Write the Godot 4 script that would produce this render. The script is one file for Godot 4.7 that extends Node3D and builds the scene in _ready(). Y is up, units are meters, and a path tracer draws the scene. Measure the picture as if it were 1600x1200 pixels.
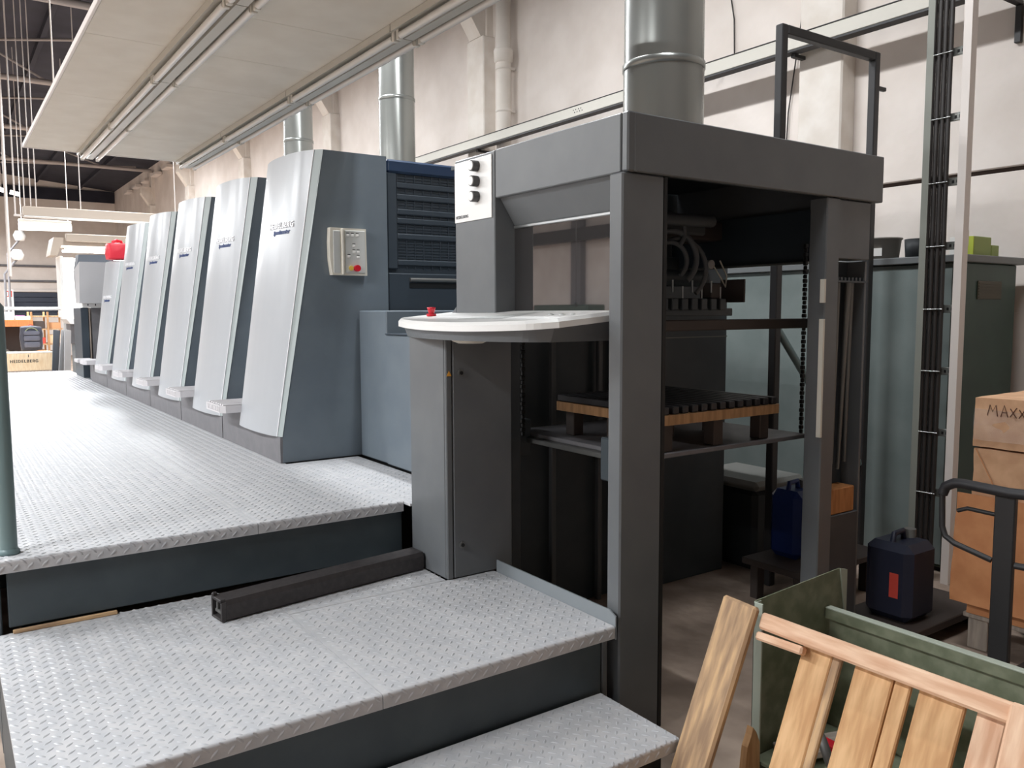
extends Node3D

# ---------------------------------------------------------------- helpers
var M := {}
var T := Transform3D.IDENTITY
var rng := RandomNumberGenerator.new()
var taken := {}

func numbered(called: String) -> String:
	if not taken.has(called):
		taken[called] = 0
		return called
	taken[called] += 1
	return "%s_%03d" % [called, taken[called]]

func wpos(n: Node) -> Vector3:
	var p := Vector3.ZERO
	while n != self and n != null:
		p += (n as Node3D).position
		n = n.get_parent()
	return p

func meta(o: Node, label: String, category: String, group: String = "") -> void:
	o.set_meta("label", label)
	o.set_meta("category", category)
	if group != "":
		o.set_meta("group", group)

func thing(called: String, label: String, category: String, at: Vector3, group: String = "") -> Node3D:
	var o := Node3D.new()
	o.name = numbered(called)
	add_child(o)
	o.position = at
	meta(o, label, category, group)
	return o

func struct_node(called: String) -> Node3D:
	var o := Node3D.new()
	o.name = numbered(called)
	add_child(o)
	o.set_meta("kind", "structure")
	return o

func begin() -> SurfaceTool:
	var s := SurfaceTool.new()
	s.begin(Mesh.PRIMITIVE_TRIANGLES)
	s.set_smooth_group(-1)
	return s

func commit(s: SurfaceTool) -> ArrayMesh:
	s.generate_normals()
	return s.commit()

func piece(called: String, s: SurfaceTool, m: Material, parent: Node) -> MeshInstance3D:
	return piece_mesh(called, commit(s), m, parent, Transform3D.IDENTITY)

func piece_mesh(called: String, mesh: Mesh, m: Material, parent: Node, where: Transform3D) -> MeshInstance3D:
	var o := MeshInstance3D.new()
	o.name = called
	o.mesh = mesh
	o.material_override = m
	parent.add_child(o, true)
	o.transform = where
	o.position = where.origin - wpos(parent)
	return o

func single(called: String, s: SurfaceTool, m: Material, label: String, category: String, group: String = "") -> MeshInstance3D:
	var o := MeshInstance3D.new()
	o.name = numbered(called)
	o.mesh = commit(s)
	o.material_override = m
	add_child(o)
	meta(o, label, category, group)
	return o

func face(s: SurfaceTool, pts: Array, out: Vector3) -> void:
	var n: Vector3 = (pts[1] - pts[0]).cross(pts[2] - pts[0])
	if n.dot(out) > 0.0:
		pts = pts.duplicate()
		pts.reverse()
	for i in range(1, pts.size() - 1):
		s.add_vertex(T * pts[0])
		s.add_vertex(T * pts[i])
		s.add_vertex(T * pts[i + 1])

func box(s: SurfaceTool, c: Vector3, size: Vector3, bev: float = 0.004) -> void:
	var h := size * 0.5
	bev = minf(bev, minf(h.x, minf(h.y, h.z)) * 0.9)
	var ax := [Vector3.RIGHT, Vector3.UP, Vector3.BACK]
	for k in 3:
		var a: Vector3 = ax[k]
		var b: Vector3 = ax[(k + 1) % 3]
		var d: Vector3 = ax[(k + 2) % 3]
		var hb: float = h[(k + 1) % 3] - bev
		var hd: float = h[(k + 2) % 3] - bev
		for sg in [-1.0, 1.0]:
			var o: Vector3 = c + a * (h[k] * sg)
			face(s, [o - b * hb - d * hd, o + b * hb - d * hd, o + b * hb + d * hd, o - b * hb + d * hd], a * sg)
		if bev > 0.0:
			# edges along d: between faces a and b
			for sa in [-1.0, 1.0]:
				for sb in [-1.0, 1.0]:
					var p1: Vector3 = c + a * (h[k] * sa) + b * (hb * sb)
					var p2: Vector3 = c + a * ((h[k] - bev) * sa) + b * (h[(k + 1) % 3] * sb)
					face(s, [p1 - d * hd, p1 + d * hd, p2 + d * hd, p2 - d * hd], a * sa + b * sb)
	if bev > 0.0:
		for sx in [-1.0, 1.0]:
			for sy in [-1.0, 1.0]:
				for sz in [-1.0, 1.0]:
					face(s, [c + Vector3(h.x * sx, (h.y - bev) * sy, (h.z - bev) * sz), c + Vector3((h.x - bev) * sx, h.y * sy, (h.z - bev) * sz), c + Vector3((h.x - bev) * sx, (h.y - bev) * sy, h.z * sz)], Vector3(sx, sy, sz))

func span(s: SurfaceTool, lo: Vector3, hi: Vector3, bev: float = 0.004) -> void:
	box(s, (lo + hi) * 0.5, (hi - lo).abs(), bev)

func boxed(called: String, lo: Vector3, hi: Vector3, m: Material, parent: Node, bev: float = 0.004) -> MeshInstance3D:
	var s := begin()
	span(s, lo, hi, bev)
	return piece(called, s, m, parent)

# polygon extruded along axis: "x": points are (z, y); "y": (x, z); "z": (x, y)
func at_axis(p: Vector2, axis: String, v: float) -> Vector3:
	if axis == "x":
		return Vector3(v, p.y, p.x)
	if axis == "y":
		return Vector3(p.x, v, p.y)
	return Vector3(p.x, p.y, v)

func prism(s: SurfaceTool, pts: Array, axis: String, a0: float, a1: float, smooth := false) -> void:
	var poly := PackedVector2Array(pts)
	if Geometry2D.is_polygon_clockwise(poly):
		poly.reverse()
	var ids := Geometry2D.triangulate_polygon(poly)
	var dir := at_axis(Vector2.ZERO, axis, 1.0)
	var lo := minf(a0, a1)
	var hi := maxf(a0, a1)
	for side in 2:
		var v: float = [lo, hi][side]
		for i in range(0, ids.size(), 3):
			face(s, [at_axis(poly[ids[i]], axis, v), at_axis(poly[ids[i + 1]], axis, v), at_axis(poly[ids[i + 2]], axis, v)], dir * (side * 2.0 - 1.0))
	if smooth:
		s.set_smooth_group(1)
	for i in poly.size():
		var p := poly[i]
		var q := poly[(i + 1) % poly.size()]
		var e := q - p
		var out := at_axis(Vector2(e.y, -e.x), axis, 0.0)
		face(s, [at_axis(p, axis, lo), at_axis(q, axis, lo), at_axis(q, axis, hi), at_axis(p, axis, hi)], out)
	s.set_smooth_group(-1)

func tube(s: SurfaceTool, pts: Array, r, n := 10, cap := true) -> void:
	var rings := []
	var up := Vector3.UP
	for i in pts.size():
		var d: Vector3 = (pts[mini(i + 1, pts.size() - 1)] - pts[maxi(i - 1, 0)]).normalized()
		if i == 0 and absf(d.dot(up)) > 0.95:
			up = Vector3.RIGHT
		var x := up.cross(d).normalized()
		var y := d.cross(x).normalized()
		up = y
		var ring := []
		var rr: float = r[i] if r is Array else r
		for k in n:
			var a := TAU * k / n
			ring.append(pts[i] + (x * cos(a) + y * sin(a)) * rr)
		rings.append(ring)
	s.set_smooth_group(1)
	for i in rings.size() - 1:
		var mid: Vector3 = (pts[i] + pts[i + 1]) * 0.5
		for k in n:
			var k2 := (k + 1) % n
			var c: Vector3 = (rings[i][k] + rings[i][k2] + rings[i + 1][k] + rings[i + 1][k2]) * 0.25
			face(s, [rings[i][k], rings[i][k2], rings[i + 1][k2], rings[i + 1][k]], c - mid)
	s.set_smooth_group(-1)
	if cap:
		face(s, rings[0], pts[0] - pts[1])
		face(s, rings[-1], pts[-1] - pts[-2])

func cyl(s: SurfaceTool, a: Vector3, b: Vector3, r: float, n := 14) -> void:
	tube(s, [a, b], r, n)

func lathe(s: SurfaceTool, c: Vector3, prof: Array, n := 20) -> void:
	s.set_smooth_group(1)
	for i in prof.size() - 1:
		var p: Vector2 = prof[i]
		var q: Vector2 = prof[i + 1]
		var e := q - p
		for k in n:
			var a0 := TAU * k / n
			var a1 := TAU * (k + 1) / n
			var d0 := Vector3(cos(a0), 0, sin(a0))
			var d1 := Vector3(cos(a1), 0, sin(a1))
			var quad := [c + d0 * p.x + Vector3.UP * p.y, c + d1 * p.x + Vector3.UP * p.y, c + d1 * q.x + Vector3.UP * q.y, c + d0 * q.x + Vector3.UP * q.y]
			var out := (d0 + d1) * 0.5 * e.y + Vector3.UP * (-e.x)
			if p.x < 1e-5:
				face(s, [quad[0], quad[2], quad[3]], out)
			elif q.x < 1e-5:
				face(s, [quad[0], quad[1], quad[2]], out)
			else:
				face(s, quad, out)
	s.set_smooth_group(-1)

func arc(c: Vector3, u: Vector3, v: Vector3, r: float, a0: float, a1: float, n := 8) -> Array:
	var out := []
	for i in n + 1:
		var a := lerpf(a0, a1, float(i) / n)
		out.append(c + (u * cos(a) + v * sin(a)) * r)
	return out

# a soft box whose faces ripple (paper packets, bags)
func soft_box(s: SurfaceTool, c: Vector3, size: Vector3, amp: float, sd: int, n := 10, round_amt := 0.0) -> void:
	var nz := FastNoiseLite.new()
	nz.seed = sd
	nz.frequency = 3.0
	nz.fractal_octaves = 3
	var ax := [Vector3.RIGHT, Vector3.UP, Vector3.BACK]
	s.set_smooth_group(1)
	for k in 3:
		for sg in [-1.0, 1.0]:
			var grid := []
			for i in n + 1:
				var row := []
				for j in n + 1:
					var q := Vector3.ZERO
					q[k] = sg
					q[(k + 1) % 3] = 2.0 * i / n - 1.0
					q[(k + 2) % 3] = 2.0 * j / n - 1.0
					var ball := q.normalized()
					var p := q.lerp(ball * 1.2, round_amt)
					p = p * size * 0.5
					var d := nz.get_noise_3d(p.x * 2.0, p.y * 2.0, p.z * 2.0)
					p += ball * d * amp
					row.append(c + p)
				grid.append(row)
			s.set_smooth_group(k * 2 + int(sg > 0) + 1 if round_amt < 0.05 else 1)
			for i in n:
				for j in n:
					face(s, [grid[i][j], grid[i + 1][j], grid[i + 1][j + 1]], ax[k] * sg)
					face(s, [grid[i][j], grid[i + 1][j + 1], grid[i][j + 1]], ax[k] * sg)
	s.set_smooth_group(-1)

# board with its length along its own y axis, so that the grain follows it
func board(called: String, parent: Node, a: Vector3, b: Vector3, across: Vector3, w: float, t: float, m: Material, bev := 0.004) -> MeshInstance3D:
	var y := (b - a).normalized()
	var z := across.cross(y).normalized()
	var x := y.cross(z).normalized()
	var s := begin()
	box(s, Vector3.ZERO, Vector3(w, (b - a).length(), t), bev)
	return piece_mesh(called, commit(s), m, parent, Transform3D(Basis(x, y, z), (a + b) * 0.5))

func lettering(called: String, words: String, parent: Node, where: Transform3D, height: float, depth: float, m: Material, spacing := 0.0) -> MeshInstance3D:
	var tm := TextMesh.new()
	tm.text = words
	var f := SystemFont.new()
	f.font_names = PackedStringArray(["Droid Sans"])
	f.font_weight = 700
	tm.font = f
	tm.font_size = 64
	tm.pixel_size = height / 46.0
	tm.depth = depth
	tm.curve_step = 2.0
	return piece_mesh(called, tm, m, parent, where)

# ---------------------------------------------------------------- materials
func noise_tex(c1: Color, c2: Color, freq: float, sd: int, size := 256, octaves := 4, ramp := 1.0, stretch := 1) -> ImageTexture:
	var nz := FastNoiseLite.new()
	nz.seed = sd
	nz.frequency = freq
	nz.fractal_octaves = octaves
	var src := nz.get_seamless_image(size, size)
	src.convert(Image.FORMAT_L8)
	if stretch > 1:
		src.resize(size, size * stretch, Image.INTERPOLATE_CUBIC)
		src = src.get_region(Rect2i(0, 0, size, size * stretch))
	var d := src.get_data()
	var out := PackedByteArray()
	out.resize(d.size() * 3)
	for i in d.size():
		var t := clampf((d[i] / 255.0 - 0.5) * ramp + 0.5, 0.0, 1.0)
		out[i * 3] = int(lerpf(c1.r, c2.r, t) * 255.0)
		out[i * 3 + 1] = int(lerpf(c1.g, c2.g, t) * 255.0)
		out[i * 3 + 2] = int(lerpf(c1.b, c2.b, t) * 255.0)
	return ImageTexture.create_from_image(Image.create_from_data(src.get_width(), src.get_height(), false, Image.FORMAT_RGB8, out))

func rgb(r: int, g: int, b: int) -> Color:
	return Color(r / 255.0, g / 255.0, b / 255.0)

func mk(called: String, c: Color, rough: float, metal := 0.0) -> StandardMaterial3D:
	var m := StandardMaterial3D.new()
	m.resource_name = called
	m.albedo_color = c
	m.roughness = rough
	m.metallic = metal
	M[called] = m
	return m

# mottled paint, plaster, wood ...: two tones of the same matter
func mottled(called: String, c1: Color, c2: Color, rough: float, freq: float, scale: Vector3, sd: int, ramp := 1.6, world := true) -> StandardMaterial3D:
	var m := mk(called, Color.WHITE, rough)
	m.albedo_texture = noise_tex(c1, c2, freq, sd, 256, 5, ramp)
	m.uv1_triplanar = true
	m.uv1_world_triplanar = world
	m.uv1_scale = scale
	return m

func relief(m: StandardMaterial3D, depth_cm: float, freq: float, sd: int) -> void:
	m.heightmap_enabled = true
	m.heightmap_scale = depth_cm
	m.heightmap_texture = noise_tex(Color.BLACK, Color.WHITE, freq, sd, 256, 4, 1.4)

func wood(called: String, c1: Color, c2: Color, sd: int, rough := 0.75) -> StandardMaterial3D:
	var m := mk(called, Color.WHITE, rough)
	m.albedo_texture = noise_tex(c1, c2, 0.022, sd, 256, 5, 1.5)
	m.uv1_triplanar = true
	m.uv1_scale = Vector3(5.0, 0.7, 5.0)
	return m

func make_materials() -> void:
	mottled("slate", rgb(106, 116, 125), rgb(112, 122, 130), 0.42, 0.02, Vector3.ONE * 0.7, 3)
	mottled("slate_green", rgb(98, 101, 104), rgb(104, 107, 109), 0.4, 0.02, Vector3.ONE * 0.7, 4)
	mottled("riser_paint", rgb(58, 68, 74), rgb(66, 76, 81), 0.45, 0.02, Vector3.ONE * 0.9, 5)
	var m := mk("tower_panel", rgb(172, 175, 179), 0.3)
	mk("sage", rgb(164, 173, 173), 0.35)
	mk("upstand_grey", rgb(132, 138, 142), 0.4)
	mottled("taupe", rgb(108, 107, 110), rgb(117, 115, 118), 0.5, 0.03, Vector3.ONE, 6)
	mk("white_tread", rgb(204, 201, 203), 0.5)
	mk("white_enamel", rgb(236, 236, 234), 0.35)
	mk("ivory", rgb(222, 217, 204), 0.45)
	mk("keypad_grey", rgb(198, 199, 195), 0.5)
	mk("tray_grey", rgb(196, 198, 196), 0.4)
	mk("red_plastic", rgb(205, 30, 48), 0.35)
	mk("red_can", rgb(214, 44, 62), 0.45)
	mk("yellow_plastic", rgb(226, 196, 90), 0.4)
	mk("knob_black", rgb(62, 60, 60), 0.4)
	mk("print_black", rgb(40, 40, 44), 0.6)
	mk("print_blue", rgb(38, 62, 116), 0.5)
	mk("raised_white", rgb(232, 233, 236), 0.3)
	mk("guard_blue", rgb(36, 57, 86), 0.4)
	mk("guard_dark", rgb(56, 65, 74), 0.45)
	mk("deep_black", rgb(16, 18, 20), 0.6)
	mottled("machine_paint", rgb(60, 67, 72), rgb(66, 73, 78), 0.5, 0.02, Vector3.ONE * 0.8, 31)
	mk("inner_dark", rgb(34, 38, 41), 0.55)
	mk("inner_brown", rgb(62, 53, 49), 0.6)
	mk("steel", rgb(170, 172, 172), 0.35, 0.9)
	mk("dull_steel", rgb(120, 120, 118), 0.5, 0.7)
	mk("hose_grey", rgb(88, 90, 92), 0.5)
	m = mottled("deck_paint", rgb(184, 185, 188), rgb(198, 197, 198), 0.58, 0.03, Vector3.ONE * 1.3, 7)
	m = mk("deck_bump", rgb(186, 187, 190), 0.28)
	m = mottled("plaster", rgb(226, 216, 208), rgb(236, 227, 220), 0.85, 0.015, Vector3.ONE * 0.35, 8)
	relief(m, 0.25, 0.05, 9)
	m = mottled("plaster_pier", rgb(222, 213, 203), rgb(233, 226, 218), 0.8, 0.02, Vector3.ONE * 0.6, 10)
	m = mottled("concrete", rgb(140, 123, 110), rgb(176, 157, 142), 0.8, 0.02, Vector3.ONE * 0.5, 12)
	relief(m, 0.3, 0.06, 13)
	m = mottled("roof_sheet", rgb(32, 34, 46), rgb(43, 44, 57), 0.8, 0.02, Vector3.ONE * 0.3, 14)
	mk("truss_paint", rgb(168, 160, 156), 0.55)
	mk("joint_dark", rgb(62, 50, 44), 0.9)
	mk("white_tube", rgb(222, 214, 208), 0.5)
	mottled("ceiling_board", rgb(212, 204, 190), rgb(219, 212, 199), 0.7, 0.02, Vector3.ONE * 0.6, 15)
	mk("lamp_housing", rgb(206, 202, 192), 0.5)
	mk("lamp_reflector", rgb(190, 186, 176), 0.4)
	mk("dead_tube", rgb(212, 209, 203), 0.25)
	m = mk("galvanised", rgb(158, 160, 156), 0.27, 0.6)
	mk("teal_paint", rgb(112, 134, 136), 0.4)
	mk("dull_rail", rgb(134, 136, 128), 0.5)
	mk("black_steel", rgb(46, 45, 46), 0.5)
	mk("black_plastic", rgb(44, 43, 46), 0.5)
	mottled("beam_wrap", rgb(50, 47, 48), rgb(66, 62, 62), 0.5, 0.04, Vector3.ONE * 3, 16)
	mottled("cabinet_green", rgb(46, 68, 58), rgb(52, 75, 64), 0.45, 0.02, Vector3.ONE * 0.6, 17)
	mottled("cabinet_pale", rgb(116, 126, 124), rgb(124, 133, 131), 0.45, 0.02, Vector3.ONE * 0.6, 18)
	mk("cabinet_lid", rgb(112, 115, 116), 0.5)
	mk("vent_brown", rgb(88, 84, 70), 0.6)
	mottled("bin_green", rgb(110, 117, 95), rgb(132, 138, 116), 0.5, 0.03, Vector3.ONE * 1.4, 19, 2.0)
	mk("bin_flange", rgb(178, 186, 172), 0.5)
	wood("pine", rgb(196, 150, 104), rgb(226, 184, 136), 20)
	wood("pine_grey", rgb(150, 122, 96), rgb(206, 170, 128), 21)
	wood("pine_pink", rgb(212, 166, 134), rgb(238, 204, 174), 22)
	wood("pallet_brown", rgb(150, 112, 76), rgb(184, 142, 100), 23)
	wood("crate_pale", rgb(232, 204, 166), rgb(246, 226, 194), 24)
	wood("grey_wood", rgb(150, 140, 130), rgb(180, 168, 156), 25)
	wood("block_orange", rgb(168, 110, 62), rgb(196, 136, 82), 26)
	wood("bench_orange", rgb(172, 98, 52), rgb(186, 114, 64), 27)
	mottled("kraft", rgb(204, 158, 122), rgb(222, 178, 140), 0.62, 0.02, Vector3.ONE * 1.6, 28)
	mottled("kraft_dark", rgb(200, 134, 88), rgb(212, 148, 100), 0.62, 0.02, Vector3.ONE * 1.6, 29)
	mk("ink_scrawl", rgb(96, 62, 46), 0.7)
	m = mk("shrink_film", Color(0.95, 0.95, 0.95, 0.12), 0.12)
	m.transparency = BaseMaterial3D.TRANSPARENCY_ALPHA
	m = mk("window_pane", Color(0.55, 0.54, 0.54, 0.5), 0.02, 0.9)
	m.transparency = BaseMaterial3D.TRANSPARENCY_ALPHA
	mk("blue_plastic", rgb(24, 46, 104), 0.4)
	mk("navy_plastic", rgb(34, 38, 56), 0.45)
	mk("grey_plastic", rgb(120, 120, 116), 0.5)
	mk("bucket_grey", rgb(122, 117, 110), 0.5)
	mk("paper_white", rgb(238, 236, 232), 0.7)
	mk("paper_lime", rgb(182, 196, 70), 0.6)
	mk("paper_green", rgb(150, 166, 96), 0.6)
	mk("pink_paper", rgb(226, 120, 190), 0.7)
	mk("backpack_cloth", rgb(70, 72, 84), 0.75)
	mk("backpack_trim", rgb(150, 158, 120), 0.5)
	mk("backpack_panel", rgb(96, 98, 112), 0.6)
	mk("cardboard", rgb(190, 140, 100), 0.8)
	mk("navy_shutter", rgb(42, 50, 66), 0.5)
	mk("sign_red", rgb(206, 74, 62), 0.5)
	mk("feeder_grey", rgb(176, 176, 178), 0.4)
	mk("feeder_dark", rgb(88, 94, 102), 0.45)
	mk("hood_cream", rgb(186, 172, 158), 0.5)
	mk("warning_orange", rgb(226, 160, 60), 0.5)
	m = mk("lit_tube", Color(1, 1, 1), 0.4)
	m.emission_enabled = true
	m.emission = Color(1.0, 0.985, 0.96)
	m.emission_energy_multiplier = 6.0
	m = mk("cable_black", rgb(46, 42, 40), 0.5)

# ---------------------------------------------------------------- lamps
func area_light(parent: Node3D, at: Vector3, size: Vector2, energy: float, c: Color, turn := Vector3(-PI / 2, 0, 0)) -> void:
	var l := AreaLight3D.new()
	l.name = "tube_light"
	l.area_size = size
	l.light_energy = energy
	l.light_color = c
	l.area_range = 60.0
	l.area_attenuation = 2.0
	l.shadow_enabled = true
	parent.add_child(l, true)
	l.position = at - wpos(parent)
	l.rotation = turn

# a twin-tube lamp hung from the roof, its length along z
func hall_lamp(at: Vector3, energy: float, label: String) -> void:
	var o := thing("hall_lamp", label, "lamp", at, "lit lamps hung along the hall")
	boxed("housing", at + Vector3(-0.13, 0.02, -0.78), at + Vector3(0.13, 0.09, 0.78), M.lamp_housing, o)
	for dx in [-0.06, 0.06]:
		var s := begin()
		cyl(s, at + Vector3(dx, 0, -0.74), at + Vector3(dx, 0, 0.74), 0.019, 8)
		piece("lit_tube", s, M.lit_tube, o)
	for dz in [-0.6, 0.6]:
		var s := begin()
		cyl(s, at + Vector3(0, 0.09, dz), Vector3(at.x, roof_y(at.x) - 0.02, at.z + dz), 0.006, 6)
		piece("suspension_wire", s, M.white_tube, o)
	area_light(o, at + Vector3(0, -0.03, 0), Vector2(0.2, 1.5), energy, Color(0.975, 0.988, 1.0))

func roof_y(x: float) -> float:
	return 6.15 + (6.2 - x) * 0.1 if x > -2.0 else 6.15 + 0.82 - (-2.0 - x) * 0.1

const LAMP_E := 8.2

func _ready() -> void:
	rng.seed = 7
	# ---- camera
	var cam := Camera3D.new()
	cam.name = "camera"
	add_child(cam)
	cam.position = Vector3(0, 1.6, 0)
	cam.rotation_degrees = Vector3(-5.072, -34.784, -0.217)
	cam.fov = 50.007
	cam.far = 200.0
	cam.current = true
	# ---- environment
	var we := WorldEnvironment.new()
	we.name = "environment"
	var env := Environment.new()
	env.background_mode = Environment.BG_COLOR
	env.background_color = Color(0.55, 0.6, 0.68)
	env.tonemap_mode = Environment.TONE_MAPPER_LINEAR
	env.tonemap_exposure = 1.6
	env.sdfgi_enabled = true
	env.ssao_enabled = true
	env.ssil_enabled = true
	we.environment = env
	add_child(we)
	make_materials()
	# ---- lamps of the hall (their light stays in the builder above)
	var nth := ["first", "second", "third", "fourth", "fifth"]
	var gang := [-2.3, -5.2, -8.1, -11.0, -13.9]
	for i in 5:
		hall_lamp(Vector3(-2.2, 3.9, gang[i]), LAMP_E * 1.2, nth[i] + " lit twin tube lamp of the row along the gangway, counted from the stairs")
	var open_side := [-1.4, -5.0, -9.0, -13.0]
	for i in 4:
		hall_lamp(Vector3(-6.6, 4.6, open_side[i]), LAMP_E * 1.3, nth[i] + " lit twin tube lamp over the open hall floor, counted from the stairs")
	var over_press := [-4.6, -8.0, -11.4, -14.8, -18.2]
	for i in 5:
		hall_lamp(Vector3(2.7, 5.4, over_press[i]), LAMP_E * 1.25, nth[i] + " lit twin tube lamp high above the press, counted from the delivery")
	hall_lamp(Vector3(3.4, 5.6, -22.0), LAMP_E * 1.5, "lit twin tube lamp hung high beside the far long wall")
	hall_lamp(Vector3(2.3, 5.5, -1.8), LAMP_E * 0.65, "lit twin tube lamp hung high above the foot of the stairs")
	var far_end := [-19.0, -22.5, -26.0, -30.0]
	for i in 4:
		hall_lamp(Vector3(0.2, 4.6, far_end[i]), LAMP_E * 3.2, nth[i] + " lit twin tube lamp beyond the feeder, counted from the feeder")
	build_hall()
	build_platforms()
	build_press()
	build_delivery()
	build_overhead()
	build_wall_fittings()
	build_cabinets()
	build_clutter()
	build_far_end()
	build_open_side()

# ---------------------------------------------------------------- the hall
const WALL_X := 5.8

func build_hall() -> void:
	var f := struct_node("floor")
	boxed("slab", Vector3(-10.2, -0.2, -35.2), Vector3(6.2, 0.0, 6.2), M.concrete, f, 0.0)
	# right wall: two courses of panels with an open joint between them, bay by bay
	var w := struct_node("wall_right")
	boxed("core", Vector3(WALL_X + 0.05, 0, -35.2), Vector3(WALL_X + 0.4, 6.2, 6.2), M.joint_dark, w, 0.0)
	var zs := [6.2, 0.85, -3.97, -8.8, -13.6, -18.4, -23.2, -28.0, -35.2]
	for i in zs.size() - 1:
		for k in 2:
			var z0: float = zs[i + 1] + 0.004
			var z1: float = zs[i] - 0.004
			var y0: float = [0.0, 2.53][k]
			var y1: float = [2.495, 6.2][k]
			boxed("wall_panel", Vector3(WALL_X, y0, z0), Vector3(WALL_X + 0.06, y1, z1), M.plaster, w, 0.003)
	for z in [0.85, -3.97, -8.88, -13.65, -18.5, -23.3, -28.1]:
		boxed("pilaster", Vector3(WALL_X - 0.17, 0, z - 0.19), Vector3(WALL_X + 0.02, 4.95, z + 0.19), M.plaster_pier, w, 0.012)
		boxed("pilaster_shaft", Vector3(WALL_X - 0.1, 4.95, z - 0.15), Vector3(WALL_X + 0.02, 5.95, z + 0.15), M.plaster_pier, w, 0.012)
		var s := begin()
		prism(s, [Vector2(WALL_X - 0.17, 4.95), Vector2(WALL_X - 0.4, 5.3), Vector2(WALL_X - 0.4, 5.5), Vector2(WALL_X, 5.5), Vector2(WALL_X, 4.95)], "z", z - 0.13, z + 0.13)
		piece("haunch", s, M.plaster_pier, w)
	# gable walls and the wall on the far side of the hall
	var gable := [Vector2(-10.2, 0), Vector2(6.2, 0), Vector2(6.2, 6.15), Vector2(-2, 6.97), Vector2(-10.2, 6.15)]
	var s2 := begin()
	prism(s2, gable, "z", -35.4, -35.0)
	var wb := struct_node("wall_back")
	piece("gable_face", s2, M.plaster, wb)
	s2 = begin()
	prism(s2, gable, "z", 6.0, 6.4)
	var wf := struct_node("wall_front")
	piece("gable_face", s2, M.plaster, wf)
	var wl := struct_node("wall_left")
	boxed("wall_face", Vector3(-10.4, 0, -35.2), Vector3(-10.0, 6.17, 6.2), M.plaster, wl, 0.0)
	for z in [2.0, -2.8, -7.6, -12.4, -17.2]:
		boxed("pilaster", Vector3(-10.0, 0, z - 0.2), Vector3(-9.8, 5.7, z + 0.2), M.taupe, wl, 0.01)
	# roof
	var c := struct_node("ceiling")
	var s := begin()
	prism(s, [Vector2(6.25, 6.145), Vector2(-2, 6.97), Vector2(-2, 7.12), Vector2(6.25, 6.295)], "z", -35.4, 6.4)
	piece("roof_slope", s, M.roof_sheet, c)
	s = begin()
	prism(s, [Vector2(-10.4, 6.13), Vector2(-2, 6.97), Vector2(-2, 7.12), Vector2(-10.4, 6.28)], "z", -35.4, 6.4)
	piece("roof_slope", s, M.roof_sheet, c)
	for x in [4.6, 3.2, 1.8, 0.4, -1.0]:
		s = begin()
		span(s, Vector3(x - 0.04, roof_y(x) - 0.12, -35.0), Vector3(x + 0.04, roof_y(x) + 0.01, 6.0), 0.0)
		piece("purlin", s, M.roof_sheet, c)
	# roof trusses, one over each pilaster
	for z in [-13.65, -18.5, -23.3, -28.1]:
		var tr := struct_node("trim_truss")
		s = begin()
		cyl(s, Vector3(-9.9, 6.02, z), Vector3(5.75, 6.02, z), 0.055, 10)
		piece("tie_tube", s, M.truss_paint, tr)
		for k in 3:
			var x: float = 4.4 - k * 2.4
			s = begin()
			cyl(s, Vector3(x, 6.02, z), Vector3(x - 1.2, roof_y(x - 1.2) - 0.03, z), 0.022, 6)
			piece("web_tube", s, M.truss_paint, tr)
		s = begin()
		cyl(s, Vector3(5.3, roof_y(5.3) - 0.14, z), Vector3(0.6, roof_y(0.6) - 0.14, z - 4.8), 0.025, 6)
		piece("wind_brace", s, M.truss_paint, tr)
	boxed("gable_beam", Vector3(-9.9, 5.75, -34.99), Vector3(5.78, 6.17, -34.9), M.roof_sheet, wb, 0.0)
	# light metal clips that hold the roof edge, seen along the head of the wall
	for k in 9:
		var z := -19.6 - k * 1.5
		s = begin()
		box(s, Vector3(WALL_X - 0.12, 5.78, z), Vector3(0.2, 0.1, 0.62), 0.01)
		piece("eaves_bracket", s, M.white_tube, w)

# ---------------------------------------------------------------- platforms of tread plate
var bump_mesh: ArrayMesh

func make_bump() -> void:
	var s := begin()
	s.set_smooth_group(1)
	var n := 8
	var L := 0.015
	var W := 0.0046
	var H := 0.003
	var ridge := [Vector3(-L * 0.45, H, 0), Vector3(L * 0.45, H, 0)]
	var ring := []
	for k in n:
		var a := TAU * (k + 0.5) / n
		ring.append(Vector3(cos(a) * L, 0, sin(a) * W))
	for k in n:
		var p: Vector3 = ring[k]
		var q: Vector3 = ring[(k + 1) % n]
		var rp: Vector3 = ridge[int(p.x > 0)]
		var rq: Vector3 = ridge[int(q.x > 0)]
		var mid := (p + q) * 0.5
		face(s, [p, q, rq], Vector3(mid.x, 0.004, mid.z))
		if rp != rq:
			face(s, [p, rq, rp], Vector3(mid.x, 0.004, mid.z))
	bump_mesh = commit(s)

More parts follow.
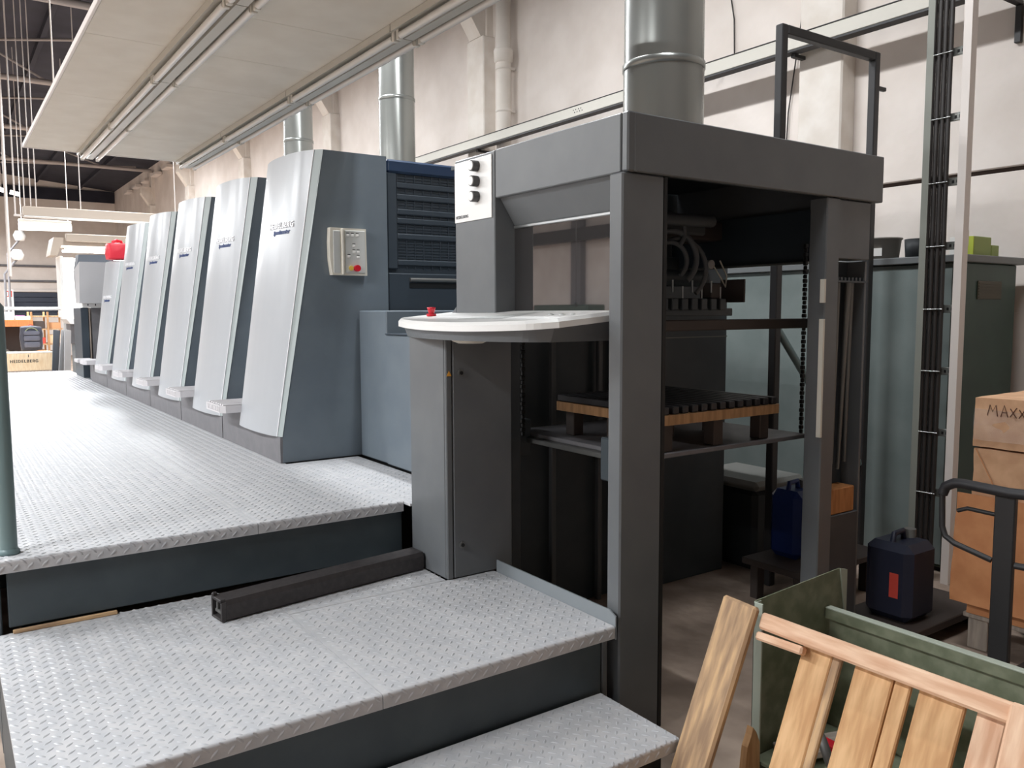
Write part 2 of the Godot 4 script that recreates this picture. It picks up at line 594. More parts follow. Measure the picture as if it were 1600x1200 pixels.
func bumps(parent: Node3D, x0: float, x1: float, z0: float, z1: float, y: float, lip_h: float) -> void:
	var p := 0.045
	var list: Array[Transform3D] = []
	var i0 := int(ceil(x0 / p * 2.0))
	var i1 := int(floor(x1 / p * 2.0))
	var j0 := int(ceil(z0 / p * 2.0))
	var j1 := int(floor(z1 / p * 2.0))
	for i in range(i0, i1 + 1):
		for j in range(j0, j1 + 1):
			if (i + j) % 2 != 0:
				continue
			var x := i * p * 0.5
			var z := j * p * 0.5
			if x < x0 + 0.006 or x > x1 - 0.006 or z < z0 + 0.006 or z > z1 - 0.008:
				continue
			var ang: float = PI / 4 if posmod(i, 2) == 0 else -PI / 4
			list.append(Transform3D(Basis(Vector3.UP, ang), Vector3(x, y, z)))
	if lip_h > 0.0:
		for i in range(i0, i1 + 1):
			var x := i * p * 0.5
			if x < x0 + 0.008 or x > x1 - 0.008:
				continue
			var b := Basis(Vector3.RIGHT, PI / 2)
			if posmod(i, 2) == 0:
				list.append(Transform3D(b * Basis(Vector3.UP, PI / 4), Vector3(x, y - lip_h * 0.62, z1)))
			else:
				list.append(Transform3D(b * Basis(Vector3.UP, -PI / 4), Vector3(x, y - lip_h * 0.2, z1)))
	var mm := MultiMesh.new()
	mm.transform_format = MultiMesh.TRANSFORM_3D
	mm.mesh = bump_mesh
	mm.instance_count = list.size()
	var off := wpos(parent)
	for k in list.size():
		var t := list[k]
		t.origin -= off
		mm.set_instance_transform(k, t)
	var o := MultiMeshInstance3D.new()
	o.name = "tread_bumps"
	o.multimesh = mm
	o.material_override = M.deck_bump
	o.set_meta("kind", "stuff")
	parent.add_child(o, true)

func deck_plate(parent: Node3D, x0: float, x1: float, z0: float, z1: float, y: float, lip: float) -> void:
	var s := begin()
	var g := 0.0012
	if lip > 0.0:
		var r := 0.009
		var prof := [Vector2(z0 + g, y), Vector2(z1 - r, y)]
		for k in 4:
			var a := PI / 2 * (k + 1) / 4.0
			prof.append(Vector2(z1 - r + sin(a) * r, y - r + cos(a) * r))
		prof.append_array([Vector2(z1, y - lip), Vector2(z1 - 0.004, y - lip), Vector2(z1 - 0.004, y - 0.012), Vector2(z0 + g, y - 0.012)])
		prism(s, prof, "x", x0 + g, x1 - g)
	else:
		span(s, Vector3(x0 + g, y - 0.012, z0 + g), Vector3(x1 - g, y, z1 - g), 0.0008)
	var o := piece("tread_plate", s, M.deck_paint, parent)
	bumps(o, x0, x1, z0, z1, y, lip)

func build_platforms() -> void:
	make_bump()
	var up := thing("upper_platform", "long raised gangway of pale diamond tread plate beside the printing towers", "platform", Vector3(0.9, 0.0, -8.6))
	var zs := [-3.34, -4.57, -5.31, -6.55, -7.8, -9.05, -10.3, -11.55, -12.8, -14.0]
	for i in zs.size() - 1:
		var lip: float = 0.045 if i == 0 else 0.0
		deck_plate(up, 0.1, 1.04, zs[i + 1], zs[i], 0.73, lip)
		deck_plate(up, 1.04, [1.712, 1.6][mini(i, 1)], zs[i + 1], zs[i], 0.73, lip)
	deck_plate(up, 1.713, 2.04, -4.57, -3.28, 0.73, 0.0)
	boxed("riser", Vector3(0.15, 0.478, -3.385), Vector3(1.715, 0.717, -3.365), M.riser_paint, up)
	boxed("side_skirt", Vector3(0.11, 0.02, -13.98), Vector3(0.13, 0.717, -3.365), M.riser_paint, up)
	for k in 6:
		boxed("support_leg", Vector3(0.2, 0, -3.6 - k * 2.0), Vector3(0.26, 0.717, -3.54 - k * 2.0), M.riser_paint, up)
		boxed("support_leg", Vector3(1.4, 0, -3.6 - k * 2.0), Vector3(1.46, 0.717, -3.54 - k * 2.0), M.riser_paint, up)
	var mid := thing("middle_platform", "broad middle stair landing of pale diamond tread plate", "platform", Vector3(1.0, 0.0, -2.7))
	deck_plate(mid, 0.1, 1.03, -3.36, -2.165, 0.46, 0.045)
	deck_plate(mid, 1.03, 1.955, -2.965, -2.165, 0.46, 0.045)
	deck_plate(mid, 1.03, 1.716, -3.36, -2.967, 0.46, 0.0)
	boxed("riser", Vector3(0.14, 0.02, -2.215), Vector3(1.915, 0.447, -2.195), M.riser_paint, mid)
	boxed("riser_end", Vector3(1.925, 0.0, -2.235), Vector3(1.95, 0.447, -2.2), M.slate_green, mid)
	boxed("side_skirt", Vector3(0.11, 0.02, -3.33), Vector3(0.13, 0.447, -2.2), M.riser_paint, mid)
	var s := begin()
	prism(s, [Vector2(-2.94, 0.455), Vector2(-2.94, 0.512), Vector2(-2.2, 0.512), Vector2(-2.165, 0.495), Vector2(-2.165, 0.41), Vector2(-2.18, 0.41), Vector2(-2.18, 0.455)], "x", 1.956, 1.962)
	piece("edge_upstand", s, M.upstand_grey, mid)
	for k in 2:
		boxed("support_leg", Vector3(0.2 + k * 1.5, 0, -3.2), Vector3(0.26 + k * 1.5, 0.447, -3.14), M.riser_paint, mid)
		boxed("support_leg", Vector3(0.2 + k * 1.5, 0, -2.36), Vector3(0.26 + k * 1.5, 0.447, -2.3), M.riser_paint, mid)
	var low := thing("bottom_step", "lowest stair step of worn bare metal tread plate beside the machine post", "step", Vector3(1.3, 0.0, -1.97))
	deck_plate(low, 0.55, 1.9, -2.18, -1.79, 0.22, 0.04)
	boxed("frame", Vector3(0.6, 0.0, -2.15), Vector3(1.86, 0.206, -1.83), M.deep_black, low)

# ---------------------------------------------------------------- printing towers
func panel_prof(u: float) -> float:
	var k := [[0.0, 0.0], [0.1, 0.43], [0.2, 0.66], [0.34, 0.86], [0.47, 0.95], [0.6, 1.0], [0.75, 0.98], [0.88, 0.88], [1.0, 0.7]]
	for i in k.size() - 1:
		if u <= k[i + 1][0]:
			return lerpf(k[i][1], k[i + 1][1], (u - k[i][0]) / (k[i + 1][0] - k[i][0]))
	return 0.7

# point of the bowed front of a tower: u along z (0 at the delivery side), v height 0..1
func panel_at(u: float, v: float, y0: float, y1: float, z0: float) -> Vector3:
	var y := lerpf(y0, y1, v)
	var xe := 1.566 + (y - 0.885) * (1.831 - 1.566) / 1.645
	return Vector3(xe - panel_prof(u) * lerpf(0.04, 0.085, v), y, z0 - 0.035 - u * 0.63)

func make_tower(at_z: float, y1: float, label: String) -> Node3D:
	var o := thing("printing_tower", label, "printing unit", Vector3(2.5, 0.0, at_z - 0.59), "printing towers of the press")
	var z0 := at_z
	var xt := 1.588 + (y1 - 0.885) * (1.866 - 1.588) / 1.645
	var s := begin()
	prism(s, [Vector2(1.585, 0.735), Vector2(1.588, 0.885), Vector2(xt, y1), Vector2(2.27, y1), Vector2(2.27, 0.735)], "z", z0, z0 - 0.66)
	piece("tower_body", s, M.slate, o)
	s = begin()
	span(s, Vector3(2.275, 0.1, z0 - 1.17), Vector3(4.25, y1 - 0.03, z0 - 0.03), 0.01)
	piece("machine_frame", s, M.guard_dark, o)
	# bowed front
	s = begin()
	s.set_smooth_group(1)
	var nu := 26
	var nv := 6
	for i in nu:
		for j in nv:
			var a := panel_at(float(i) / nu, float(j) / nv, 0.885, y1, z0)
			var b := panel_at(float(i + 1) / nu, float(j) / nv, 0.885, y1, z0)
			var c := panel_at(float(i + 1) / nu, float(j + 1) / nv, 0.885, y1, z0)
			var d := panel_at(float(i) / nu, float(j + 1) / nv, 0.885, y1, z0)
			face(s, [a, b, c, d], Vector3.LEFT)
	s.set_smooth_group(-1)
	for vv in [0.0, 1.0]:
		for i in nu:
			var a := panel_at(float(i) / nu, vv, 0.885, y1, z0)
			var b := panel_at(float(i + 1) / nu, vv, 0.885, y1, z0)
			var xb: float = [1.62, xt + 0.02][int(vv)]
			face(s, [a, b, Vector3(xb, b.y, b.z), Vector3(xb, a.y, a.z)], Vector3.UP * (vv * 2.0 - 1.0))
	var e0 := panel_at(1.0, 0.0, 0.885, y1, z0)
	var e1 := panel_at(1.0, 1.0, 0.885, y1, z0)
	face(s, [e0, e1, Vector3(xt + 0.02, e1.y, e1.z), Vector3(1.62, e0.y, e0.z)], Vector3.FORWARD)
	piece("front_panel", s, M.tower_panel, o)
	# sage edging between the bowed front and the flat side
	s = begin()
	var pa := panel_at(0.0, 0.0, 0.885, y1, z0)
	var pb := panel_at(0.0, 1.0, 0.885, y1, z0)
	var qa := Vector3(1.584, 0.885, z0 + 0.004)
	var qb := Vector3(xt + 0.004, y1, z0 + 0.004)
	face(s, [pa, pb, qb, qa], Vector3(-0.5, 0, 1))
	face(s, [pb, qb, qb + Vector3(0.03, 0, -0.04)], Vector3.UP)
	face(s, [pa, qa, qa + Vector3(0.03, 0, -0.04)], Vector3.DOWN)
	piece("edge_strip", s, M.sage, o)
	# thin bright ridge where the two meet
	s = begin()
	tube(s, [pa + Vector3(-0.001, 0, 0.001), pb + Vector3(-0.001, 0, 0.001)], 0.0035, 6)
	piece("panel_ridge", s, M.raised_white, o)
	# plinth with the open joint to the next one
	s = begin()
	prism(s, [Vector2(z0 - 0.004, 0.732), Vector2(z0 - 0.004, 0.884), Vector2(z0 - 0.675, 0.884), Vector2(z0 - 0.675, 0.964), Vector2(z0 - 1.165, 0.964), Vector2(z0 - 1.165, 0.732)], "x", 1.572, 2.2)
	piece("plinth", s, M.taupe, o)
	# ribbed foot tread between towers
	s = begin()
	prism(s, [Vector2(1.455, z0 - 0.66), Vector2(1.425, z0 - 0.69), Vector2(1.425, z0 - 1.0), Vector2(1.455, z0 - 1.03), Vector2(1.85, z0 - 1.03), Vector2(1.85, z0 - 0.66)], "y", 0.965, 1.012)
	var tread := piece("foot_tread", s, M.white_tread, o)
	for k in 7:
		boxed("tread_rib", Vector3(1.44, 1.012, z0 - 0.69 - k * 0.05), Vector3(1.84, 1.02, z0 - 0.665 - k * 0.05), M.white_tread, tread, 0.003)
	for k in 8:
		boxed("tread_rib", Vector3(1.42, 0.975, z0 - 0.71 - k * 0.036), Vector3(1.427, 1.008, z0 - 0.695 - k * 0.036), M.white_tread, tread, 0.002)
	# maker's lettering, bent to the bowed front
	bent_text(o, "maker_lettering", "HEIDELBERG", 0.29, 0.034, 0.35, y1 - 0.42, 0.006, z0, y1, M.raised_white, 0.0)
	bent_text(o, "model_lettering", "Speedmaster", 0.2, 0.034, 0.33, y1 - 0.465, 0.003, z0, y1, M.print_blue, 0.25)
	return o

func bent_text(parent: Node3D, called: String, words: String, width: float, height: float, uc: float, yc: float, depth: float, z0: float, y1: float, m: Material, slant: float) -> void:
	var tm := TextMesh.new()
	tm.text = words
	var f := SystemFont.new()
	f.font_names = PackedStringArray(["Droid Sans"])
	f.font_weight = 700
	tm.font = f
	tm.font_size = 48
	tm.pixel_size = 0.01
	tm.depth = 0.1
	tm.curve_step = 3.0
	var arr := tm.surface_get_arrays(0)
	var vs: PackedVector3Array = arr[Mesh.ARRAY_VERTEX]
	var lo := Vector3.INF
	var hi := -Vector3.INF
	for v in vs:
		lo = lo.min(v)
		hi = hi.max(v)
	for i in vs.size():
		var q := vs[i]
		var tx := (q.x - (lo.x + hi.x) * 0.5) / (hi.x - lo.x)
		var ty := (q.y - (lo.y + hi.y) * 0.5) / (hi.y - lo.y)
		var y := yc + ty * height
		var u := clampf(uc - (tx * width + ty * height * slant) / 0.63, 0.0, 1.0)
		var p := panel_at(u, (y - 0.885) / (y1 - 0.885), 0.885, y1, z0)
		vs[i] = p + Vector3(-0.987, 0.16, 0) * ((q.z - lo.z) / (hi.z - lo.z) * depth + 0.0003)
	var s := SurfaceTool.new()
	s.begin(Mesh.PRIMITIVE_TRIANGLES)
	s.set_smooth_group(-1)
	var idx = arr[Mesh.ARRAY_INDEX]
	if idx != null and idx.size() > 0:
		for i in idx:
			s.add_vertex(vs[i])
	else:
		for v in vs:
			s.add_vertex(v)
	piece(called, s, m, parent)

func build_press() -> void:
	var names := [
		"grey printing tower carrying an ivory key pad and a slatted blue guard",
		"second bowed grey printing tower counted from the ivory key pad",
		"third bowed grey printing tower counted from the ivory key pad",
		"fourth bowed grey printing tower counted from the ivory key pad",
		"fifth bowed grey printing tower, next to the one with the red can",
		"short grey printing tower with a red can on top"]
	for i in 6:
		make_tower(-4.59 - 1.18 * i, 2.53 if i < 5 else 2.2, names[i])
	var first := get_node("printing_tower") as Node3D
	# ivory key pad on the first tower
	var kp := begin()
	prism(kp, [Vector2(1.885, 2.085), Vector2(2.108, 2.085), Vector2(2.112, 1.812), Vector2(1.893, 1.812), Vector2(1.881, 1.9), Vector2(1.879, 2.0)], "z", -4.588, -4.545)
	var pad := piece("key_pad", kp, M.ivory, first)
	boxed("keypad_face", Vector3(1.972, 1.825, -4.548), Vector3(2.098, 2.072, -4.538), M.keypad_grey, pad, 0.003)
	boxed("handset_recess", Vector3(1.9, 1.825, -4.548), Vector3(1.945, 2.068, -4.541), M.tray_grey, pad, 0.003)
	boxed("handset_ridge", Vector3(1.948, 1.815, -4.55), Vector3(1.962, 2.08, -4.528), M.ivory, pad, 0.004)
	for k in [[1.99, 2.048], [2.018, 2.048], [2.048, 2.048], [2.026, 1.987], [2.026, 1.953], [2.052, 1.953], [1.994, 1.925], [2.052, 1.922]]:
		boxed("key", Vector3(k[0] - 0.009, k[1] - 0.011, -4.54), Vector3(k[0] + 0.009, k[1] + 0.003, -4.534), M.paper_white, pad, 0.002)
		boxed("key_legend", Vector3(k[0] - 0.009, k[1] + 0.006, -4.54), Vector3(k[0] + 0.009, k[1] + 0.01, -4.5365), M.print_black, pad, 0.0)
	var s := begin()
	cyl(s, Vector3(2.005, 1.853, -4.545), Vector3(2.005, 1.853, -4.528), 0.014)
	piece("yellow_button", s, M.yellow_plastic, pad)
	s = begin()
	cyl(s, Vector3(2.04, 1.853, -4.545), Vector3(2.04, 1.853, -4.515), 0.019)
	piece("stop_button", s, M.red_plastic, pad)
	# slatted blue guard facing the delivery
	boxed("guard_backing", Vector3(2.278, 1.2, -4.64), Vector3(4.0, 2.5, -4.625), M.deep_black, first)
	boxed("guard_top_rail", Vector3(2.278, 2.44, -4.635), Vector3(4.0, 2.52, -4.595), M.guard_blue, first, 0.012)
	var gd := boxed("guard_stile", Vector3(2.278, 1.86, -4.635), Vector3(2.345, 2.44, -4.6), M.guard_dark, first, 0.006)
	for y in [2.37, 2.30, 2.21, 2.155, 2.06, 1.9]:
		boxed("guard_rail", Vector3(2.345, y - 0.018, -4.635), Vector3(4.0, y + 0.018, -4.603), M.guard_dark, gd, 0.006)
	for k in 26:
		boxed("guard_bar", Vector3(2.35 + k * 0.06, 1.86, -4.63), Vector3(2.356 + k * 0.06, 2.44, -4.612), M.guard_dark, gd, 0.0)
	for k in 32:
		boxed("guard_slat", Vector3(2.345, 1.872 + k * 0.018, -4.632), Vector3(4.0, 1.879 + k * 0.018, -4.616), M.guard_dark, gd, 0.0)
	boxed("lower_flap", Vector3(2.278, 1.0, -4.635), Vector3(4.0, 1.835, -4.598), M.guard_dark, first, 0.006)
	s = begin()
	tube(s, [Vector3(2.42, 1.795, -4.59), Vector3(4.0, 1.795, -4.59)], 0.013, 10)
	piece("flap_grip", s, M.dull_steel, first)
	boxed("grip_slot", Vector3(2.42, 1.745, -4.6), Vector3(4.0, 1.775, -4.594), M.deep_black, first, 0.0)
	# housing between the first tower and the delivery
	var h := thing("drive_housing", "slate grey stepped housing between the key pad tower and the delivery", "machine housing", Vector3(2.9, 0.0, -4.0))
	boxed("tall_block", Vector3(2.06, 0.735, -4.56), Vector3(3.9, 1.605, -4.2), M.slate, h, 0.006)
	boxed("low_block", Vector3(2.05, 0.735, -4.195), Vector3(3.9, 1.468, -3.5), M.slate, h, 0.006)
	boxed("block_lid", Vector3(2.045, 1.47, -4.19), Vector3(3.9, 1.478, -3.5), M.guard_dark, h, 0.002)
	boxed("sole", Vector3(2.1, 0.0, -4.55), Vector3(3.9, 0.732, -3.5), M.deep_black, h, 0.0)
	# red can on the last tower
	var can := thing("red_can", "red plastic jerrycan lying on the short printing tower", "jerrycan", Vector3(1.76, 2.2, -10.65))
	s = begin()
	soft_box(s, Vector3(1.78, 2.31, -10.68), Vector3(0.25, 0.19, 0.24), 0.01, 5, 8, 0.25)
	piece("can_body", s, M.red_can, can)
	s = begin()
	tube(s, [Vector3(1.72, 2.37, -10.62), Vector3(1.72, 2.42, -10.62), Vector3(1.76, 2.44, -10.65), Vector3(1.82, 2.43, -10.68), Vector3(1.84, 2.37, -10.7)], 0.016, 8)
	piece("can_handle", s, M.red_can, can)
	s = begin()
	cyl(s, Vector3(1.78, 2.37, -10.78), Vector3(1.78, 2.43, -10.78), 0.03, 12)
	piece("can_cap", s, M.red_can, can)

# ---------------------------------------------------------------- delivery end of the press
func build_delivery() -> void:
	var d := thing("delivery_unit", "open dark grey sheet delivery frame with canopy, posts and window", "printing delivery", Vector3(2.8, 0.0, -2.8))
	# canopy
	boxed("canopy_side", Vector3(2.0, 2.085, -3.0), Vector3(2.03, 2.29, -2.205), M.slate_green, d, 0.004)
	boxed("canopy_corner", Vector3(2.0, 2.085, -2.202), Vector3(2.06, 2.292, -2.168), M.slate_green, d, 0.006)
	boxed("canopy_front", Vector3(2.03, 2.085, -2.198), Vector3(3.57, 2.29, -2.166), M.slate_green, d, 0.004)
	boxed("canopy_end", Vector3(3.54, 2.085, -3.42), Vector3(3.57, 2.29, -2.2), M.slate_green, d, 0.004)
	boxed("canopy_roof", Vector3(2.03, 2.262, -3.42), Vector3(3.54, 2.278, -2.2), M.machine_paint, d, 0.0)
	# posts
	boxed("front_post", Vector3(1.982, 0.0, -2.245), Vector3(2.186, 2.083, -2.174), M.slate_green, d, 0.006)
	boxed("post_cap", Vector3(2.19, 0.0, -2.29), Vector3(2.21, 2.083, -2.18), M.deep_black, d, 0.002)
	boxed("rear_post", Vector3(3.162, 0.0, -2.26), Vector3(3.258, 2.083, -2.172), M.slate_green, d, 0.005)
	# visor and pane over the desk
	var s := begin()
	prism(s, [Vector2(2.022, 2.09), Vector2(2.102, 1.972), Vector2(2.112, 1.978), Vector2(2.034, 2.096)], "z", -3.0, -2.25)
	piece("visor", s, M.slate_green, d)
	boxed("visor_trim", Vector3(2.094, 1.958, -3.0), Vector3(2.112, 1.972, -2.25), M.steel, d, 0.003)
	boxed("window_pane", Vector3(2.104, 1.5, -3.005), Vector3(2.109, 1.958, -2.255), M.window_pane, d, 0.0)
	boxed("pane_edge", Vector3(2.1, 1.5, -3.018), Vector3(2.115, 1.958, -3.006), M.deep_black, d, 0.0)
	for dy in [1.53]:
		boxed("pane_edge", Vector3(2.1, dy - 0.03, -3.0), Vector3(2.115, dy, -2.26), M.deep_black, d, 0.0)
	# instrument column
	var col := boxed("instrument_column", Vector3(2.0, 1.475, -3.335), Vector3(2.3, 2.288, -3.005), M.slate_green, d, 0.004)
	s = begin()
	prism(s, [Vector2(-3.335, 1.62), Vector2(-3.46, 1.53), Vector2(-3.46, 1.5), Vector2(-3.335, 1.5)], "x", 2.0, 2.3)
	piece("column_gusset", s, M.slate_green, d)
	var ip := boxed("gauge_plate", Vector3(1.994, 2.005, -3.329), Vector3(2.0, 2.274, -3.022), M.white_enamel, d, 0.001)
	for y in [2.238, 2.172, 2.105]:
		s = begin()
		cyl(s, Vector3(1.992, y, -3.135), Vector3(1.962, y, -3.135), 0.024, 18)
		piece("gauge_knob", s, M.knob_black, ip)
		s = begin()
		cyl(s, Vector3(1.963, y, -3.135), Vector3(1.958, y, -3.135), 0.019, 18)
		piece("knob_face", s, M.white_enamel, ip)
	lettering("plate_lettering", "HEIDELBERG", ip, Transform3D(Basis(Vector3(0, 0, 1), Vector3(0, 1, 0), Vector3(-1, 0, 0)), Vector3(1.9935, 2.028, -3.265)), 0.013, 0.001, M.print_black)
	# lower cabinet with a locked door
	boxed("cabinet_body", Vector3(1.718, 0.462, -3.275), Vector3(2.05, 1.49, -2.972), M.slate_green, d, 0.004)
	boxed("cabinet_edge", Vector3(1.718, 0.462, -2.971), Vector3(1.747, 1.49, -2.955), M.slate_green, d, 0.004)
	var door := boxed("cabinet_door", Vector3(1.751, 0.464, -2.971), Vector3(2.05, 1.49, -2.954), M.slate_green, d, 0.004)
	for y in [1.342, 0.605]:
		s = begin()
		cyl(s, Vector3(1.788, y, -2.956), Vector3(1.788, y, -2.946), 0.014, 16)
		var lk := piece("door_lock", s, M.dull_steel, door)
		s = begin()
		cyl(s, Vector3(1.788, y, -2.947), Vector3(1.788, y, -2.943), 0.008, 12)
		piece("lock_barrel", s, M.deep_black, lk)
	s = begin()
	prism(s, [Vector2(1.721, 1.33), Vector2(1.745, 1.33), Vector2(1.733, 1.353)], "z", -2.955, -2.9535)
	piece("warning_triangle", s, M.warning_orange, d)
	build_desk(d)
	# side box, roller rack and lower box behind the rear post
	boxed("side_box", Vector3(3.262, 1.825, -2.3), Vector3(3.515, 2.083, -2.19), M.slate_green, d, 0.004)
	boxed("rack_back", Vector3(3.275, 0.68, -2.31), Vector3(3.5, 1.82, -2.29), M.machine_paint, d, 0.0)
	boxed("rack_side", Vector3(3.5, 0.0, -2.31), Vector3(3.515, 1.82, -2.2), M.slate_green, d, 0.002)
	s = begin()
	span(s, Vector3(3.262, 1.722, -2.24), Vector3(3.52, 1.73, -2.2), 0.0)
	for k in 9:
		span(s, Vector3(3.268 + k * 0.028, 1.73, -2.235), Vector3(3.282 + k * 0.028, 1.745, -2.205), 0.0)
	piece("toothed_rack", s, M.machine_paint, d)
	for k in 4:
		s = begin()
		tube(s, [Vector3(3.3 + k * 0.052, 1.73, -2.22 - 0.02 * (k % 2)), Vector3(3.31 + k * 0.05, 0.86 + 0.03 * (k % 2), -2.25)], [0.014, 0.008], 8)
		piece("sheet_roller", s, M.dull_steel, d)
	boxed("lower_box", Vector3(3.262, 0.0, -2.31), Vector3(3.49, 0.665, -2.19), M.machine_paint, d, 0.004)
	for r in [[1.63, 1.732], [1.04, 1.56]]:
		boxed("reflector_strip", Vector3(3.15, r[0], -2.19), Vector3(3.163, r[1], -2.168), M.ivory, d, 0.001)
	# upper side panel and machine frame seen through the opening
	boxed("side_panel", Vector3(3.5, 1.83, -3.42), Vector3(3.535, 2.083, -2.47), M.guard_dark, d, 0.004)
	boxed("side_ledge", Vector3(3.45, 1.822, -3.3), Vector3(3.5, 1.832, -2.47), M.dull_steel, d, 0.001)
	boxed("back_frame", Vector3(3.05, 0.0, -3.42), Vector3(3.92, 1.9, -3.36), M.machine_paint, d, 0.004)
	boxed("back_frame", Vector3(2.15, 0.0, -3.48), Vector3(3.95, 2.282, -3.43), M.machine_paint, d, 0.004)
	boxed("back_seam", Vector3(3.3, 1.44, -3.36), Vector3(3.92, 1.446, -3.356), M.dull_steel, d, 0.0)
	for x in [2.33, 2.6, 2.92]:
		boxed("guide_bar", Vector3(x, 0.0, -3.41), Vector3(x + 0.03, 1.95, -3.38), M.hose_grey, d, 0.004)
	boxed("chain_guard", Vector3(2.08, 0.0, -3.2), Vector3(2.16, 1.9, -3.04), M.machine_paint, d, 0.004)
	boxed("crossbar", Vector3(2.2, 1.515, -2.42), Vector3(3.49, 1.56, -2.38), M.inner_brown, d, 0.004)
	# lifting chains, link by link
	for c in [[3.378, -2.43], [3.45, -2.425], [2.25, -3.15]]:
		s = begin()
		var n := 44
		for k in n:
			var y: float = 1.9 - k * 0.0205
			var wide: float = 0.011 if k % 2 == 0 else 0.007
			box(s, Vector3(c[0], y, c[1]), Vector3(wide * 2.0, 0.019, 0.016), 0.003)
		piece("lift_chain", s, M.deep_black, d)
	# gripper gear: hoses, air pipe, rods
	for q in [[2.95, 1.85, 0.135, 0.015], [2.94, 1.84, 0.09, 0.012], [2.93, 1.98, 0.085, 0.012], [3.0, 1.8, 0.15, 0.012]]:
		s = begin()
		tube(s, arc(Vector3(q[0], q[1], -2.88), Vector3(0.9, 0, 0.3).normalized(), Vector3.UP, q[2], -0.9, PI + 0.3, 18), q[3], 8)
		piece("air_hose", s, M.hose_grey, d)
	s = begin()
	tube(s, [Vector3(2.2, 2.02, -2.85), Vector3(3.2, 2.04, -2.85)], 0.03, 10)
	piece("air_pipe", s, M.hose_grey, d)
	boxed("blower_box", Vector3(2.9, 1.96, -3.2), Vector3(3.4, 2.06, -2.95), M.inner_brown, d, 0.01)
	boxed("blower_bar", Vector3(2.3, 1.98, -3.0), Vector3(3.25, 2.03, -2.93), M.hose_grey, d, 0.01)
	s = begin()
	tube(s, [Vector3(2.3, 1.77, -3.1), Vector3(3.42, 1.77, -3.1)], 0.045, 12)
	piece("suction_roller", s, M.machine_paint, d)
	for x in [2.98, 3.36]:
		s = begin()
		cyl(s, Vector3(x, 1.84, -3.02), Vector3(x, 1.84, -2.99), 0.024, 14)
		piece("gear_dial", s, M.tray_grey, d)
	for k in 7:
		s = begin()
		cyl(s, Vector3(2.93 + k * 0.07, 1.66 + 0.03 * (k % 2), -2.92), Vector3(2.93 + k * 0.07, 1.72 + 0.03 * (k % 2), -2.92), 0.0045, 6)
		piece("gripper_pin", s, M.steel, d)
		boxed("gripper_block", Vector3(2.91 + k * 0.07, 1.6, -2.96), Vector3(2.955 + k * 0.07, 1.66, -2.9), M.machine_paint, d, 0.004)
	boxed("gripper_rail", Vector3(2.3, 1.57, -2.98), Vector3(3.45, 1.61, -2.92), M.machine_paint, d, 0.004)
	s = begin()
	tube(s, [Vector3(3.34, 1.83, -2.96), Vector3(3.37, 1.76, -2.93), Vector3(3.4, 1.72, -2.93), Vector3(3.42, 1.78, -2.94), Vector3(3.4, 1.86, -2.97)], 0.004, 6)
	piece("sensor_wire", s, M.ivory, d)
	boxed("sensor_block", Vector3(3.28, 1.66, -3.0), Vector3(3.36, 1.74, -2.92), M.inner_brown, d, 0.006)
	boxed("cardboard_flap", Vector3(3.44, 1.64, -3.0), Vector3(3.452, 1.76, -2.84), M.inner_brown, d, 0.002)
	# lifting table under the pile
	var lt := boxed("lift_table", Vector3(2.33, 0.992, -3.34), Vector3(3.37, 1.012, -2.39), M.taupe, d, 0.003)
	boxed("table_lip", Vector3(2.3, 0.968, -3.2), Vector3(2.36, 0.992, -2.39), M.dull_steel, lt, 0.003)
	for z in [-3.25, -2.5]:
		boxed("lift_bracket", Vector3(2.22, 0.9, z - 0.06), Vector3(2.33, 1.08, z + 0.06), M.machine_paint, lt, 0.006)
	# pallet with dark runners on top
	var p := thing("pile_pallet", "low wooden pile pallet with dark ribbed top inside the delivery", "pallet", Vector3(2.77, 1.012, -2.73))
	for x in [2.46, 2.77, 3.08]:
		for z in [-3.02, -2.73, -2.44]:
			boxed("foot_block", Vector3(x - 0.03, 1.013, z - 0.03), Vector3(x + 0.03, 1.13, z + 0.03), M.inner_brown, p, 0.003)
	s = begin()
	var outline := []
	for q in [[2.39, -3.09, PI, 1.5 * PI], [3.15, -3.09, 1.5 * PI, TAU], [3.15, -2.37, 0.0, PI / 2], [2.39, -2.37, PI / 2, PI]]:
		for k in 4:
			var a: float = lerpf(q[2], q[3], k / 3.0)
			var cx: float = q[0] + (0.03 if q[0] < 2.7 else -0.03)
			var cz: float = q[1] + (0.03 if q[1] < -2.7 else -0.03)
			outline.append(Vector2(cx + cos(a) * 0.03, cz + sin(a) * 0.03))
	prism(s, outline, "y", 1.131, 1.172)
	piece("deck_board", s, M.pallet_brown, p)
	for k in 13:
		var x := 2.402 + k * 0.0575
		boxed("top_slat", Vector3(x, 1.173, -3.08), Vector3(x + 0.036, 1.205, -2.38), M.black_plastic, p, 0.004)

